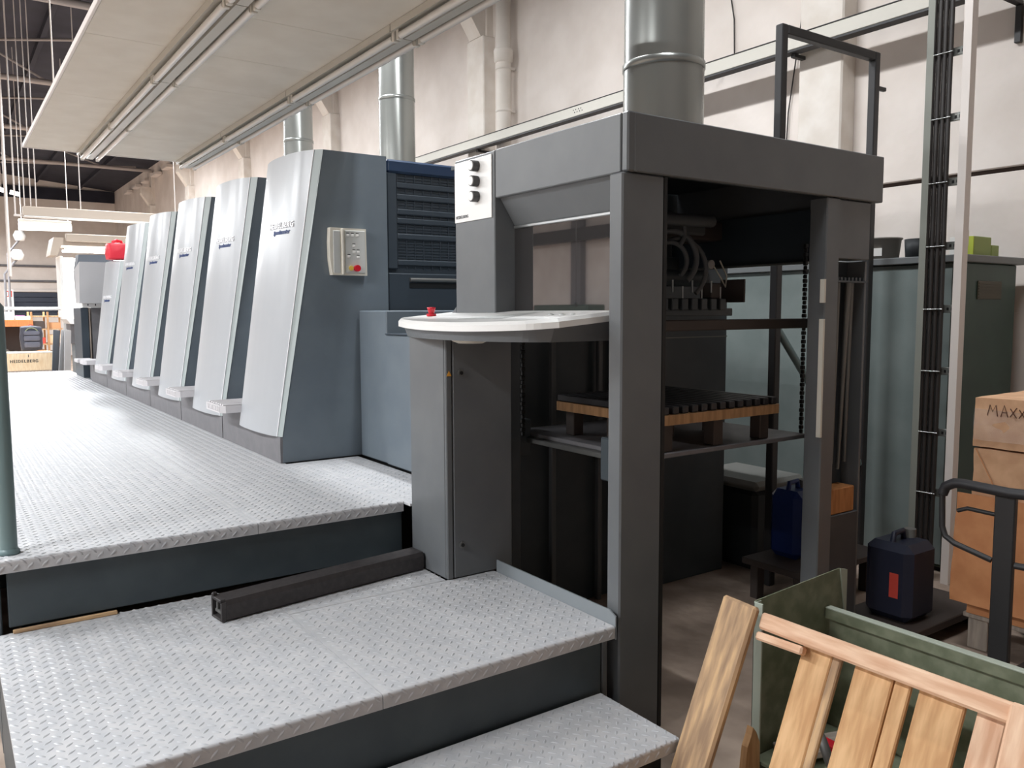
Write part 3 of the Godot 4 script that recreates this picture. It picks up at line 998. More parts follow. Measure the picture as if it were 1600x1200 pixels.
func build_desk(d: Node3D) -> void:
	# the sloping console: outline in plan, front edge lower than the back
	var plan := [Vector2(2.1, -2.285), Vector2(1.79, -2.285), Vector2(1.70, -2.36), Vector2(1.635, -2.52), Vector2(1.605, -2.68), Vector2(1.605, -2.9), Vector2(1.64, -3.12), Vector2(1.69, -3.3), Vector2(1.725, -3.39), Vector2(1.77, -3.44), Vector2(2.1, -3.46)]
	var fine := []
	for i in plan.size():
		if i < 1 or i > plan.size() - 3:
			fine.append(plan[i])
			continue
		for k in 5:
			fine.append(plan[i].cubic_interpolate(plan[i + 1], plan[maxi(i - 1, 1)], plan[mini(i + 2, plan.size() - 2)], k / 5.0))
	plan = fine
	var top := func(p: Vector2) -> float: return 1.601 - (2.1 - p.x) * 0.088
	var s := begin()
	var n := plan.size()
	var c := Vector2(1.9, -2.88)
	for i in n:
		var a: Vector2 = plan[i]
		var b: Vector2 = plan[(i + 1) % n]
		var ai := a.lerp(c, 0.03)
		var bi := b.lerp(c, 0.03)
		var out3 := Vector3(b.y - a.y, 0, a.x - b.x)
		if out3.dot(Vector3(a.x - c.x, 0, a.y - c.y)) < 0.0:
			out3 = -out3
		var ya: float = top.call(a)
		var yb: float = top.call(b)
		var at3 := Vector3(a.x, ya - 0.012, a.y)
		var bt3 := Vector3(b.x, yb - 0.012, b.y)
		face(s, [Vector3(ai.x, top.call(ai), ai.y), Vector3(bi.x, top.call(bi), bi.y), Vector3(c.x, top.call(c), c.y)], Vector3.UP)
		face(s, [Vector3(ai.x, top.call(ai), ai.y), Vector3(bi.x, top.call(bi), bi.y), bt3, at3], out3 + Vector3.UP)
		face(s, [at3, bt3, Vector3(b.x, yb - 0.034, b.y), Vector3(a.x, ya - 0.034, a.y)], out3)
		face(s, [Vector3(a.x, ya - 0.034, a.y), Vector3(b.x, yb - 0.034, b.y), Vector3(c.x, top.call(c) - 0.034, c.y)], Vector3.DOWN)
	var desk := piece("control_desk", s, M.white_enamel, d)
	# apron under the desk
	s = begin()
	var inner := []
	for q in plan:
		inner.append(q.lerp(c, 0.06))
	for i in n:
		var a: Vector2 = inner[i]
		var b: Vector2 = inner[(i + 1) % n]
		var out3 := Vector3(a.x + b.x - 2 * c.x, 0, a.y + b.y - 2 * c.y)
		var la := a.lerp(c, 0.05)
		var lb := b.lerp(c, 0.05)
		face(s, [Vector3(a.x, top.call(a) - 0.034, a.y), Vector3(b.x, top.call(b) - 0.034, b.y), Vector3(lb.x, 1.487, lb.y), Vector3(la.x, 1.487, la.y)], out3)
		face(s, [Vector3(la.x, 1.487, la.y), Vector3(lb.x, 1.487, lb.y), Vector3(c.x, 1.487, c.y)], Vector3.DOWN)
	piece("desk_apron", s, M.slate_green, desk)
	var on := func(x: float, z: float, dy: float) -> Vector3: return Vector3(x, 1.601 - (2.1 - x) * 0.088 + dy, z)
	s = begin()
	cyl(s, on.call(1.83, -3.27, 0.0), on.call(1.83, -3.27, 0.012), 0.022, 16)
	lathe(s, on.call(1.83, -3.27, 0.012), [Vector2(0.012, 0), Vector2(0.018, 0.02), Vector2(0.02, 0.028), Vector2(0, 0.03)], 16)
	piece("stop_button", s, M.red_plastic, desk)
	s = begin()
	face(s, [on.call(1.72, -2.86, 0.001), on.call(2.05, -2.72, 0.001), on.call(1.76, -2.6, 0.001)], Vector3.UP)
	face(s, [on.call(1.72, -2.86, 0.001), on.call(2.05, -2.72, 0.001), on.call(2.05, -2.72, -0.004), on.call(1.72, -2.86, -0.004)], Vector3.LEFT)
	piece("paper_tray", s, M.tray_grey, desk)
	for k in 5:
		var z := -2.52 + k * 0.035
		T = Transform3D(Basis(Vector3.BACK, atan(0.088)), on.call(1.93 - 0.02 * (k % 2), z, 0.0015))
		s = begin()
		box(s, Vector3.ZERO, Vector3(0.012, 0.002, 0.014), 0.0)
		T = Transform3D.IDENTITY
		piece("desk_key", s, M.tray_grey, desk)
	T = Transform3D(Basis(Vector3.BACK, atan(0.088)), on.call(2.05, -3.3, 0.001))
	s = begin()
	box(s, Vector3.ZERO, Vector3(0.008, 0.002, 0.12), 0.0)
	T = Transform3D.IDENTITY
	piece("desk_slot", s, M.inner_dark, desk)
	s = begin()
	lathe(s, Vector3(1.78, 1.487, -2.86), [Vector2(0.075, 0.0), Vector2(0.075, -0.008), Vector2(0.05, -0.018), Vector2(0, -0.02)], 20)
	piece("under_light", s, M.ivory, desk)

# ---------------------------------------------------------------- lighting canopy over the gangway
func build_overhead() -> void:
	var o := thing("lighting_canopy", "cream board canopy hung over the gangway with dead tube lamps below", "canopy", Vector3(1.4, 3.0, -5.2))
	var cols := [[0.68, 1.16, [-8.21, -6.09, -4.73, -3.4, -2.05]], [1.165, 2.1, [-8.21, -7.25, -5.48, -4.75, -4.06, -3.2, -2.05]]]
	for cc in cols:
		var zz: Array = cc[2]
		for i in zz.size() - 1:
			boxed("ceiling_board", Vector3(cc[0] + 0.001, 3.0, zz[i] + 0.0015), Vector3(cc[1] - 0.001, 3.014, zz[i + 1] - 0.0015), M.ceiling_board, o, 0.0015)
	boxed("edge_trim", Vector3(0.665, 2.995, -8.22), Vector3(0.679, 3.03, -2.04), M.white_tube, o, 0.002)
	boxed("edge_trim", Vector3(2.101, 2.995, -8.22), Vector3(2.115, 3.03, -2.04), M.white_tube, o, 0.002)
	boxed("edge_trim", Vector3(0.68, 2.995, -8.225), Vector3(2.1, 3.03, -8.212), M.white_tube, o, 0.002)
	for x in [0.9, 1.9]:
		for z in [-8.0, -5.2, -2.4]:
			var s := begin()
			cyl(s, Vector3(x, 3.014, z), Vector3(x, roof_y(x) - 0.02, z), 0.007, 6)
			piece("hanger_rod", s, M.white_tube, o)
	var rows := [1.17, 1.99]
	for r in 2:
		for k in 4:
			var z1: float = -8.18 + (k + 1) * 1.475
			var z0: float = -8.18 + k * 1.475
			var x: float = rows[r]
			var lab: String = ["first", "second", "third", "fourth"][k] + [" dead twin tube lamp from the feeder end, middle row under the hung canopy", " dead twin tube lamp from the feeder end, wall side row under the hung canopy"][r]
			var l := thing("canopy_lamp", lab, "lamp", Vector3(x, 2.95, (z0 + z1) * 0.5), "unlit lamps under the canopy")
			var sp := begin()
			prism(sp, [Vector2(x - 0.1, 2.998), Vector2(x - 0.1, 2.962), Vector2(x - 0.03, 2.985), Vector2(x - 0.025, 2.94), Vector2(x + 0.025, 2.94), Vector2(x + 0.03, 2.985), Vector2(x + 0.1, 2.962), Vector2(x + 0.1, 2.998)], "z", z0 + 0.004, z1 - 0.004)
			piece("housing", sp, M.lamp_reflector, l)
			for dx in [-0.06, 0.06]:
				var s := begin()
				cyl(s, Vector3(x + dx, 2.944, z0 + 0.04), Vector3(x + dx, 2.944, z1 - 0.04), 0.018, 10)
				piece("dead_tube", s, M.dead_tube, l)
				for z in [z0 + 0.025, z1 - 0.025]:
					boxed("tube_holder", Vector3(x + dx - 0.014, 2.924, z - 0.014), Vector3(x + dx + 0.014, 2.982, z + 0.014), M.lamp_housing, l, 0.003)

# ---------------------------------------------------------------- fittings on and by the long wall
func build_wall_fittings() -> void:
	# trunking that runs along the wall
	var t := thing("wall_trunking", "long pale steel cable trunking on brackets along the cream wall", "cable trunking", Vector3(5.5, 3.6, -6.0))
	boxed("channel", Vector3(5.46, 3.58, -16.0), Vector3(5.5, 3.68, 1.5), M.lamp_housing, t, 0.003)
	boxed("channel_lid", Vector3(5.455, 3.68, -16.0), Vector3(5.55, 3.688, 1.5), M.black_steel, t, 0.002)
	boxed("channel_floor", Vector3(5.46, 3.56, -16.0), Vector3(5.55, 3.578, 1.5), M.black_steel, t, 0.002)
	for z in [-2.62, -4.12, -5.62, -8.65, -11.4]:
		boxed("bracket_arm", Vector3(5.5, 3.53, z - 0.02), Vector3(WALL_X - 0.012, 3.558, z + 0.02), M.black_steel, t, 0.003)
		boxed("bracket_leg", Vector3(WALL_X - 0.035, 3.3, z - 0.02), Vector3(WALL_X - 0.004, 3.53, z + 0.02), M.black_steel, t, 0.003)
	for k in 8:
		var s := begin()
		cyl(s, Vector3(5.458, 3.62 + 0.025 * (k % 2), -6.6 - 0.02 * k), Vector3(5.461, 3.62 + 0.025 * (k % 2), -6.6 - 0.02 * k), 0.006, 8)
		piece("punched_hole", s, M.deep_black, t)
	# downpipe
	var dp := thing("downpipe", "cream painted downpipe with a thick collar on the wall", "pipe", Vector3(5.66, 0.0, -8.3))
	var s2 := begin()
	lathe(s2, Vector3(5.66, 0, -8.3), [Vector2(0.0, 0.005), Vector2(0.088, 0.005), Vector2(0.088, 6.1), Vector2(0, 6.1)], 20)
	piece("pipe", s2, M.plaster_pier, dp)
	s2 = begin()
	lathe(s2, Vector3(5.66, 4.52, -8.3), [Vector2(0.088, 0.0), Vector2(0.112, 0.015), Vector2(0.116, 0.14), Vector2(0.11, 0.16), Vector2(0.088, 0.165)], 20)
	piece("collar", s2, M.plaster_pier, dp)
	for y in [4.44, 3.95, 2.0]:
		s2 = begin()
		lathe(s2, Vector3(5.66, y, -8.3), [Vector2(0.088, 0.0), Vector2(0.095, 0.003), Vector2(0.095, 0.03), Vector2(0.088, 0.033)], 20)
		span(s2, Vector3(5.7, y + 0.004, -8.28), Vector3(WALL_X - 0.01, y + 0.03, -8.24), 0.0)
		piece("pipe_clip", s2, M.plaster_pier, dp)
	# exhaust ducts
	var ducts := [[3.05, -3.05, 0.2, 2.281, 2.79, "wide grey exhaust duct rising from the delivery canopy"], [4.02, -7.86, 0.185, 2.505, 3.76, "bright metal exhaust duct behind the tower with the key pad"], [3.93, -10.45, 0.185, 2.505, 3.76, "bright metal exhaust duct rising farther along the press"]]
	for q in ducts:
		var du := thing("exhaust_duct", q[5], "duct", Vector3(q[0], q[3], q[1]), "exhaust ducts")
		var y0: float = q[3]
		var r: float = q[2]
		var seam: float = q[4]
		s2 = begin()
		lathe(s2, Vector3(q[0], 0, q[1]), [Vector2(r, y0), Vector2(r, seam)], 40)
		piece("duct_section", s2, M.galvanised, du)
		s2 = begin()
		lathe(s2, Vector3(q[0], 0, q[1]), [Vector2(r - 0.003, seam), Vector2(r - 0.003, roof_y(q[0] + r) - 0.16)], 40)
		piece("duct_section", s2, M.galvanised, du)
		s2 = begin()
		lathe(s2, Vector3(q[0], 0, q[1]), [Vector2(r - 0.001, seam - 0.004), Vector2(r + 0.005, seam), Vector2(r + 0.005, seam + 0.03), Vector2(r - 0.001, seam + 0.034)], 40)
		piece("joint_band", s2, M.galvanised, du)
		s2 = begin()
		lathe(s2, Vector3(q[0], 0, q[1]), [Vector2(r + 0.0005, y0), Vector2(r + 0.012, y0), Vector2(r + 0.012, y0 + 0.01), Vector2(r + 0.0005, y0 + 0.01)], 40)
		piece("foot_flange", s2, M.galvanised, du)
	# steel stand with two legs
	var g := thing("steel_stand", "tall thin black steel goalpost frame standing behind the delivery", "frame", Vector3(4.35, 0.0, -3.0))
	for x in [3.905, 4.8]:
		boxed("leg", Vector3(x - 0.025, 0.0, -3.025), Vector3(x + 0.025, 3.165, -2.975), M.black_steel, g, 0.005)
	boxed("top_bar", Vector3(3.932, 3.115, -3.025), Vector3(4.773, 3.165, -2.975), M.black_steel, g, 0.005)
	boxed("side_peg", Vector3(4.826, 2.95, -3.012), Vector3(4.92, 2.974, -2.988), M.black_steel, g, 0.004)
	s2 = begin()
	tube(s2, [Vector3(3.92, 1.5, -3.0), Vector3(4.3, 1.1, -3.0), Vector3(4.78, 0.62, -3.0)], 0.022, 10)
	piece("diagonal_brace", s2, M.teal_paint, g)
	# upright cable ladder
	var cl := thing("cable_ladder", "upright cable ladder full of black cables in front of the green cabinet", "cable ladder", Vector3(4.78, 0.0, -2.52))
	s2 = begin()
	prism(s2, [Vector2(4.74, -2.64), Vector2(4.79, -2.64), Vector2(4.79, -2.636), Vector2(4.744, -2.636), Vector2(4.744, -2.60), Vector2(4.74, -2.60)], "y", 0.0, 5.2)
	piece("side_rail", s2, M.dull_rail, cl)
	s2 = begin()
	prism(s2, [Vector2(4.74, -2.435), Vector2(4.744, -2.435), Vector2(4.744, -2.394), Vector2(4.80, -2.394), Vector2(4.80, -2.39), Vector2(4.74, -2.39)], "y", 0.0, 5.2)
	piece("side_rail", s2, M.white_tube, cl)
	for k in 7:
		s2 = begin()
		var xo := 4.752 + 0.012 * (k % 2)
		var z := -2.6 + k * 0.0162
		tube(s2, [Vector3(xo, 0.02, z), Vector3(xo + 0.004, 1.4, z + 0.003), Vector3(xo, 2.8, z - 0.002), Vector3(xo, 5.0, z)], 0.0102, 8)
		piece("cable", s2, M.cable_black, cl)
	for k in 13:
		var y := 0.5 + k * 0.36
		var rg := boxed("rung", Vector3(4.775, y, -2.63), Vector3(4.79, y + 0.045, -2.44), M.galvanised, cl, 0.002)
		for j in 2:
			boxed("rung_slot", Vector3(4.7735, y + 0.014, -2.482 + j * 0.024), Vector3(4.7755, y + 0.03, -2.47 + j * 0.024), M.deep_black, rg, 0.0)
		s2 = begin()
		cyl(s2, Vector3(4.742, y + 0.02, -2.6), Vector3(4.742, y + 0.02, -2.49), 0.004, 6)
		piece("cable_clamp", s2, M.galvanised, rg)
	# loose cables on the wall
	var loose := [["thin dark cable hanging in a bow above the trunking", [Vector3(5.79, 4.5, -5.03), Vector3(5.78, 4.1, -4.94), Vector3(5.78, 3.8, -4.93), Vector3(5.75, 3.69, -5.05), Vector3(5.58, 3.68, -5.1)]],
		["thin dark cable drooping down beside the pilaster behind the stand", [Vector3(5.79, 4.2, -4.22), Vector3(5.77, 3.75, -4.27), Vector3(5.78, 3.2, -4.36), Vector3(5.78, 2.75, -4.38), Vector3(5.78, 2.4, -4.42)]],
		["thin dark cable hanging beside the pale rail of the cable ladder", [Vector3(4.83, 4.6, -2.43), Vector3(4.84, 3.6, -2.45), Vector3(4.83, 2.6, -2.44), Vector3(4.83, 2.05, -2.44)]]]
	for q in loose:
		s2 = begin()
		var cv := Curve3D.new()
		for p in q[1]:
			cv.add_point(p)
		tube(s2, q[1], 0.006, 6)
		single("wall_cable", s2, M.cable_black, q[0], "cable", "loose cables along the wall")
	var sk := thing("socket_box", "small pale socket box hanging on a cable by the ladder", "socket", Vector3(4.83, 1.95, -2.43))
	boxed("socket_body", Vector3(4.81, 1.958, -2.46), Vector3(4.85, 2.05, -2.41), M.ivory, sk, 0.004)

# ---------------------------------------------------------------- cabinets by the wall
func build_cabinets() -> void:
	var c := thing("green_cabinet", "tall grey green steel cabinet with a dark overhanging lid", "cabinet", Vector3(5.28, 0.0, -2.95))
	boxed("cabinet_body", Vector3(4.935, 0.03, -3.35), Vector3(5.62, 1.875, -2.49), M.cabinet_green, c, 0.006)
	boxed("cabinet_side", Vector3(4.925, 0.05, -3.34), Vector3(4.934, 1.87, -2.535), M.cabinet_pale, c, 0.002)
	boxed("corner_edge", Vector3(4.922, 0.03, -2.53), Vector3(4.96, 1.874, -2.484), M.cabinet_green, c, 0.005)
	boxed("cabinet_lid", Vector3(4.9, 1.876, -3.37), Vector3(5.66, 1.92, -2.455), M.cabinet_lid, c, 0.005)
	boxed("plinth", Vector3(4.97, 0.0, -3.32), Vector3(5.6, 0.03, -2.52), M.deep_black, c, 0.0)
	var v := boxed("vent_plate", Vector3(5.13, 1.66, -2.489), Vector3(5.42, 1.77, -2.483), M.vent_brown, c, 0.002)
	for k in 6:
		boxed("vent_slat", Vector3(5.135, 1.668 + k * 0.017, -2.484), Vector3(5.415, 1.674 + k * 0.017, -2.479), M.vent_brown, v, 0.0)
	var c2 := thing("pale_cabinet", "pale grey steel cabinet seen through the open delivery", "cabinet", Vector3(5.28, 0.0, -3.95))
	boxed("cabinet_body", Vector3(4.93, 0.03, -4.6), Vector3(5.6, 1.87, -3.39), M.cabinet_pale, c2, 0.006)
	boxed("cabinet_lid", Vector3(4.91, 1.871, -4.62), Vector3(5.62, 1.915, -3.385), M.cabinet_lid, c2, 0.005)
	boxed("plinth", Vector3(4.97, 0.0, -4.55), Vector3(5.6, 0.03, -3.42), M.deep_black, c2, 0.0)
	# what stands on the lid
	var b := thing("grey_bucket", "grey plastic bucket with a white label on the green cabinet", "bucket", Vector3(5.12, 1.92, -3.1))
	var s := begin()
	lathe(s, Vector3(5.12, 1.921, -3.1), [Vector2(0, 0.0), Vector2(0.1, 0.0), Vector2(0.115, 0.13), Vector2(0.122, 0.132), Vector2(0.122, 0.142), Vector2(0.112, 0.142), Vector2(0.098, 0.01), Vector2(0, 0.01)], 28)
	piece("bucket_shell", s, M.bucket_grey, b)
	T = Transform3D(Basis(Vector3.UP, 0.3), Vector3(5.12, 1.97, -3.1))
	s = begin()
	box(s, Vector3(-0.109, 0.0, 0.0), Vector3(0.004, 0.05, 0.05), 0.0)
	T = Transform3D.IDENTITY
	piece("bucket_label", s, M.paper_white, b)
	var b2 := thing("dark_tub", "small dark tub standing beside the grey bucket", "tub", Vector3(5.1, 1.92, -2.85))
	s = begin()
	lathe(s, Vector3(5.1, 1.921, -2.85), [Vector2(0, 0), Vector2(0.07, 0), Vector2(0.078, 0.12), Vector2(0.07, 0.12), Vector2(0.063, 0.01), Vector2(0, 0.01)], 22)
	piece("tub_shell", s, M.inner_dark, b2)
	var g := thing("green_box", "lime green and white carton on the green cabinet", "box", Vector3(5.1, 1.92, -2.56))
	boxed("carton", Vector3(5.09, 1.921, -2.64), Vector3(5.3, 2.035, -2.5), M.paper_green, g, 0.004)
	boxed("lime_side", Vector3(5.083, 1.922, -2.6), Vector3(5.09, 2.034, -2.5), M.paper_lime, g, 0.001)
	boxed("white_side", Vector3(5.083, 1.922, -2.64), Vector3(5.09, 2.034, -2.601), M.paper_white, g, 0.001)
	var g2 := thing("small_green_box", "small olive carton beside the lime green one", "box", Vector3(5.35, 1.92, -2.55))
	boxed("carton", Vector3(5.31, 1.921, -2.6), Vector3(5.4, 1.99, -2.5), M.paper_green, g2, 0.004)
	# dark things stored behind the delivery
	var bin := thing("lidded_bin", "dark bin with a pale rounded lid behind the delivery", "bin", Vector3(3.95, 0.0, -3.45))
	boxed("bin_body", Vector3(4.02, 0.0, -3.7), Vector3(4.44, 0.5, -3.2), M.inner_dark, bin, 0.03)
	boxed("bin_lid", Vector3(3.99, 0.501, -3.73), Vector3(4.47, 0.56, -3.17), M.grey_plastic, bin, 0.025)
	var pl := thing("storage_board", "low dusty board on feet that carries the blue canister", "platform", Vector3(4.0, 0.0, -2.8))
	boxed("board_top", Vector3(3.6, 0.2, -2.95), Vector3(4.35, 0.235, -2.55), M.inner_brown, pl, 0.004)
	for x in [3.65, 4.25]:
		for z in [-2.93, -2.65]:
			boxed("board_foot", Vector3(x, 0.0, z), Vector3(x + 0.06, 0.199, z + 0.05), M.inner_brown, pl, 0.003)
	canister(Vector3(3.86, 0.236, -2.8), Vector3(0.22, 0.42, 0.2), M.blue_plastic, "deep blue plastic canister on the dusty board", false)
	var pb := thing("floor_board", "low dark board on the floor under the navy canister", "platform", Vector3(3.95, 0.0, -2.15))
	boxed("board_top", Vector3(3.66, 0.06, -2.36), Vector3(4.35, 0.1, -1.98), M.inner_brown, pb, 0.004)
	for x in [3.7, 4.24]:
		boxed("board_foot", Vector3(x, 0.0, -2.34), Vector3(x + 0.07, 0.059, -2.0), M.inner_brown, pb, 0.003)
	canister(Vector3(3.82, 0.101, -2.16), Vector3(0.25, 0.42, 0.24), M.navy_plastic, "navy plastic canister with a red label and dusty top", true)
	var wb := thing("wood_block", "short orange brown wooden block on the lower machine box", "block", Vector3(3.37, 0.666, -2.27))
	boxed("block_body", Vector3(3.275, 0.667, -2.285), Vector3(3.465, 0.785, -2.195), M.block_orange, wb, 0.004)

func canister(at: Vector3, size: Vector3, m: Material, label: String, red: bool) -> void:
	var o := thing("canister", label, "canister", at)
	var s := begin()
	box(s, at + Vector3(0, size.y * 0.45, 0), Vector3(size.x, size.y * 0.9, size.z), 0.035)
	piece("canister_body", s, m, o)
	s = begin()
	var y := at.y + size.y * 0.88
	tube(s, [Vector3(at.x - size.x * 0.3, y, at.z), Vector3(at.x - size.x * 0.26, y + 0.045, at.z), Vector3(at.x + size.x * 0.05, y + 0.05, at.z), Vector3(at.x + size.x * 0.1, y, at.z)], 0.014, 8)
	piece("grip", s, m, o)
	s = begin()
	cyl(s, Vector3(at.x + size.x * 0.3, y, at.z), Vector3(at.x + size.x * 0.3, y + 0.05, at.z), 0.03, 14)
	piece("screw_cap", s, M.grey_plastic, o)
	if red:
		boxed("red_label", at + Vector3(-size.x * 0.5 - 0.002, 0.12, 0.02), at + Vector3(-size.x * 0.5, 0.24, 0.065), M.sign_red, o, 0.0)

# ---------------------------------------------------------------- loose things round the machine
func build_clutter() -> void:
	var s: SurfaceTool
	# hand rail at the head of the stairs
	var hr := thing("stair_handrail", "teal painted tube handrail standing on the gangway edge", "handrail", Vector3(0.165, 0.73, -3.44))
	s = begin()
	tube(s, [Vector3(0.165, 0.735, -3.44), Vector3(0.165, 1.62, -3.44), Vector3(0.125, 1.67, -3.44), Vector3(0.08, 1.69, -3.44), Vector3(-0.9, 1.69, -3.44)], 0.03, 14)
	piece("rail_tube", s, M.teal_paint, hr)
	s = begin()
	lathe(s, Vector3(0.165, 0.731, -3.44), [Vector2(0.03, 0), Vector2(0.037, 0), Vector2(0.037, 0.012), Vector2(0.03, 0.02)], 16)
	piece("foot_collar", s, M.teal_paint, hr)
	s = begin()
	tube(s, [Vector3(-0.9, 0.0, -3.44), Vector3(-0.9, 1.69, -3.44)], 0.026, 12)
	piece("end_post", s, M.teal_paint, hr)
	# black square section lying on the landing
	var bb := thing("black_profile", "black hollow square profile lying along the riser on the landing", "profile", Vector3(1.23, 0.46, -3.12))
	var a := Vector3(0.79, 0.463, -3.065)
	var b := Vector3(1.70, 0.463, -3.19)
	var ux := (b - a).normalized()
	var uz := ux.cross(Vector3.UP).normalized()
	T = Transform3D(Basis(ux, Vector3.UP, uz), a)
	var ln := (b - a).length()
	# outer shell with an open T slot on the end, built as four walls
	s = begin()
	prism(s, [Vector2(-0.04, 0.0), Vector2(0.04, 0.0), Vector2(0.046, 0.008), Vector2(0.046, 0.06), Vector2(0.038, 0.078), Vector2(-0.04, 0.082), Vector2(-0.046, 0.07), Vector2(-0.046, 0.008)], "x", 0.02, ln)
	piece("profile_body", s, M.beam_wrap, bb)
	s = begin()
	for q in [[-0.046, -0.036, 0.0, 0.08], [0.036, 0.046, 0.0, 0.07], [-0.036, 0.036, 0.0, 0.01], [-0.04, 0.036, 0.07, 0.082]]:
		span(s, Vector3(0.0, q[2], q[0]), Vector3(0.021, q[3], q[1]), 0.002)
	span(s, Vector3(-0.002, 0.078, -0.04), Vector3(0.018, 0.095, -0.026), 0.004)
	piece("profile_mouth", s, M.beam_wrap, bb)
	s = begin()
	box(s, Vector3(0.012, 0.03, 0.0), Vector3(0.012, 0.012, 0.05), 0.002)
	box(s, Vector3(0.012, 0.045, -0.01), Vector3(0.012, 0.04, 0.01), 0.002)
	piece("slot_web", s, M.dull_steel, bb)
	T = Transform3D.IDENTITY
	# thin wooden strip pushed under the riser
	var st := thing("wood_strip", "thin wooden strip wedged under the gangway riser", "strip", Vector3(0.3, 0.46, -3.36))
	board("strip", st, Vector3(0.16, 0.4675, -3.352), Vector3(0.5, 0.4675, -3.352), Vector3.UP, 0.013, 0.016, M.pine_grey, 0.002)
	# ---- green sheet metal bin
	var g := thing("green_bin", "worn green sheet metal bin with an inner partition", "bin", Vector3(2.45, 0.0, -1.2))
	var zb := -1.72
	s = begin()
	prism(s, [Vector2(2.172, 0.0), Vector2(2.172, 0.64), Vector2(2.64, 0.665), Vector2(2.68, 0.655), Vector2(2.68, 0.0)], "z", zb - 0.004, zb)
	piece("end_plate", s, M.bin_green, g)
	s = begin()
	span(s, Vector3(2.165, 0.0, zb), Vector3(2.171, 0.64, zb + 0.035), 0.001)
	span(s, Vector3(2.165, 0.0, zb), Vector3(2.2, 0.638, zb + 0.004), 0.001)
	var fl := piece("end_flange", s, M.bin_flange, g)
	for y in [0.6, 0.36, 0.12]:
		s = begin()
		cyl(s, Vector3(2.186, y, zb + 0.004), Vector3(2.186, y, zb + 0.008), 0.007, 10)
		piece("flange_bolt", s, M.deep_black, fl)
	s = begin()
	prism(s, [Vector2(2.64, 0.664), Vector2(2.682, 0.654), Vector2(2.682, 0.5), Vector2(2.672, 0.5)], "z", zb, zb + 0.005)
	piece("corner_gusset", s, M.bin_flange, g)
	var pt := boxed("partition", Vector3(2.581, 0.1, -1.715), Vector3(2.585, 0.535, -0.2), M.bin_green, g, 0.001)
	boxed("partition_lip", Vector3(2.555, 0.535, -1.715), Vector3(2.585, 0.54, -0.2), M.bin_flange, pt, 0.001)
	boxed("partition_fold", Vector3(2.555, 0.5, -1.715), Vector3(2.558, 0.535, -0.2), M.bin_green, pt, 0.0)
	boxed("bin_floor", Vector3(2.172, 0.09, -1.715), Vector3(2.68, 0.1, -0.2), M.bin_green, g, 0.0)
	boxed("end_plate", Vector3(2.172, 0.0, -0.2), Vector3(2.68, 0.64, -0.196), M.bin_green, g, 0.001)
	# scraps in the bin
	var rb := thing("red_bar", "red painted flat bar among the scrap in the green bin", "bar", Vector3(2.35, 0.11, -1.35))
	board("bar", rb, Vector3(2.295, 0.2, -1.62), Vector3(2.295, 0.195, -1.38), Vector3.RIGHT, 0.04, 0.02, M.red_plastic, 0.003)
	var sc := thing("scrap_bracket", "bent pale metal bracket among the scrap in the green bin", "bracket", Vector3(2.25, 0.1, -1.5))
	s = begin()
	tube(s, [Vector3(2.225, 0.12, -1.42), Vector3(2.215, 0.2, -1.46), Vector3(2.22, 0.25, -1.49), Vector3(2.245, 0.265, -1.53)], 0.016, 8)
	piece("bracket_body", s, M.dull_steel, sc)
	for q in [[Vector3(2.24, 0.12, -1.66), Vector3(2.52, 0.16, -1.5), "grey weathered plank end lying across the green bin"], [Vector3(2.22, 0.12, -0.8), Vector3(2.52, 0.22, -0.65), "short brown plank scrap tipped in the green bin"], [Vector3(2.24, 0.2, -1.1), Vector3(2.5, 0.26, -0.95), "dusty board scrap lying high in the green bin"]]:
		var o := thing("scrap_board", q[2], "board", Vector3((q[0].x + q[1].x) * 0.5, 0.1, (q[0].z + q[1].z) * 0.5))
		board("board", o, q[0], q[1], Vector3(0, 0.15, 1), 0.12, 0.025, M.grey_wood)
	# ---- broken wooden pallet leaning on the bin
	var pw := thing("broken_pallet", "broken pale wooden pallet leaning on its side against the green bin", "pallet", Vector3(1.95, 0.0, -1.2))
	var lean := func(y: float, off: float) -> float: return 1.80 + (y / 0.65) * 0.27 + off
	var pz := func(z: float, y0: float, y1: float, off: float) -> Array: return [Vector3(lean.call(y0, off), y0, z), Vector3(lean.call(y1, off), y1, z)]
	var along := Vector3(0, 0, 1)
	var q0: Array = pz.call(-1.69, 0.0, 0.67, -0.01)
	board("end_board", pw, q0[0] + Vector3(0.012, 0.0, -0.03), q0[1], along, 0.135, 0.03, M.pine_grey, 0.008)
	board("top_rail", pw, Vector3(lean.call(0.625, 0.03), 0.622, -1.62), Vector3(lean.call(0.625, 0.03), 0.622, -0.86), Vector3(0.38, 0.92, 0), 0.052, 0.05, M.pine_pink, 0.007)
	board("split_rail", pw, Vector3(lean.call(0.58, 0.02), 0.582, -1.62), Vector3(lean.call(0.58, 0.02), 0.588, -1.45), Vector3(0.38, 0.92, 0), 0.026, 0.03, M.pine_pink, 0.006)
	var sl := [[-1.43, 0.1, "pine", 0.6], [-1.365, 0.028, "pine_grey", 0.6], [-1.25, 0.115, "pine", 0.6], [-1.165, 0.045, "pine", 0.6], [-1.06, 0.12, "pine", 0.6], [-0.935, 0.07, "pine_pink", 0.6]]
	for k in sl.size():
		var q: Array = pz.call(sl[k][0], 0.0, sl[k][3], 0.062)
		board("slat", pw, q[0] + Vector3(0, 0, -0.012), q[1], along, sl[k][1], 0.018, M[sl[k][2]], 0.004)
	q0 = pz.call(-0.83, 0.0, 0.66, 0.0)
	board("end_board", pw, q0[0], q0[1], along, 0.1, 0.03, M.pine_pink, 0.008)
	board("foot_rail", pw, Vector3(lean.call(0.06, 0.03), 0.06, -1.62), Vector3(lean.call(0.06, 0.03), 0.06, -0.86), Vector3(0.38, 0.92, 0), 0.07, 0.05, M.pine_grey, 0.007)
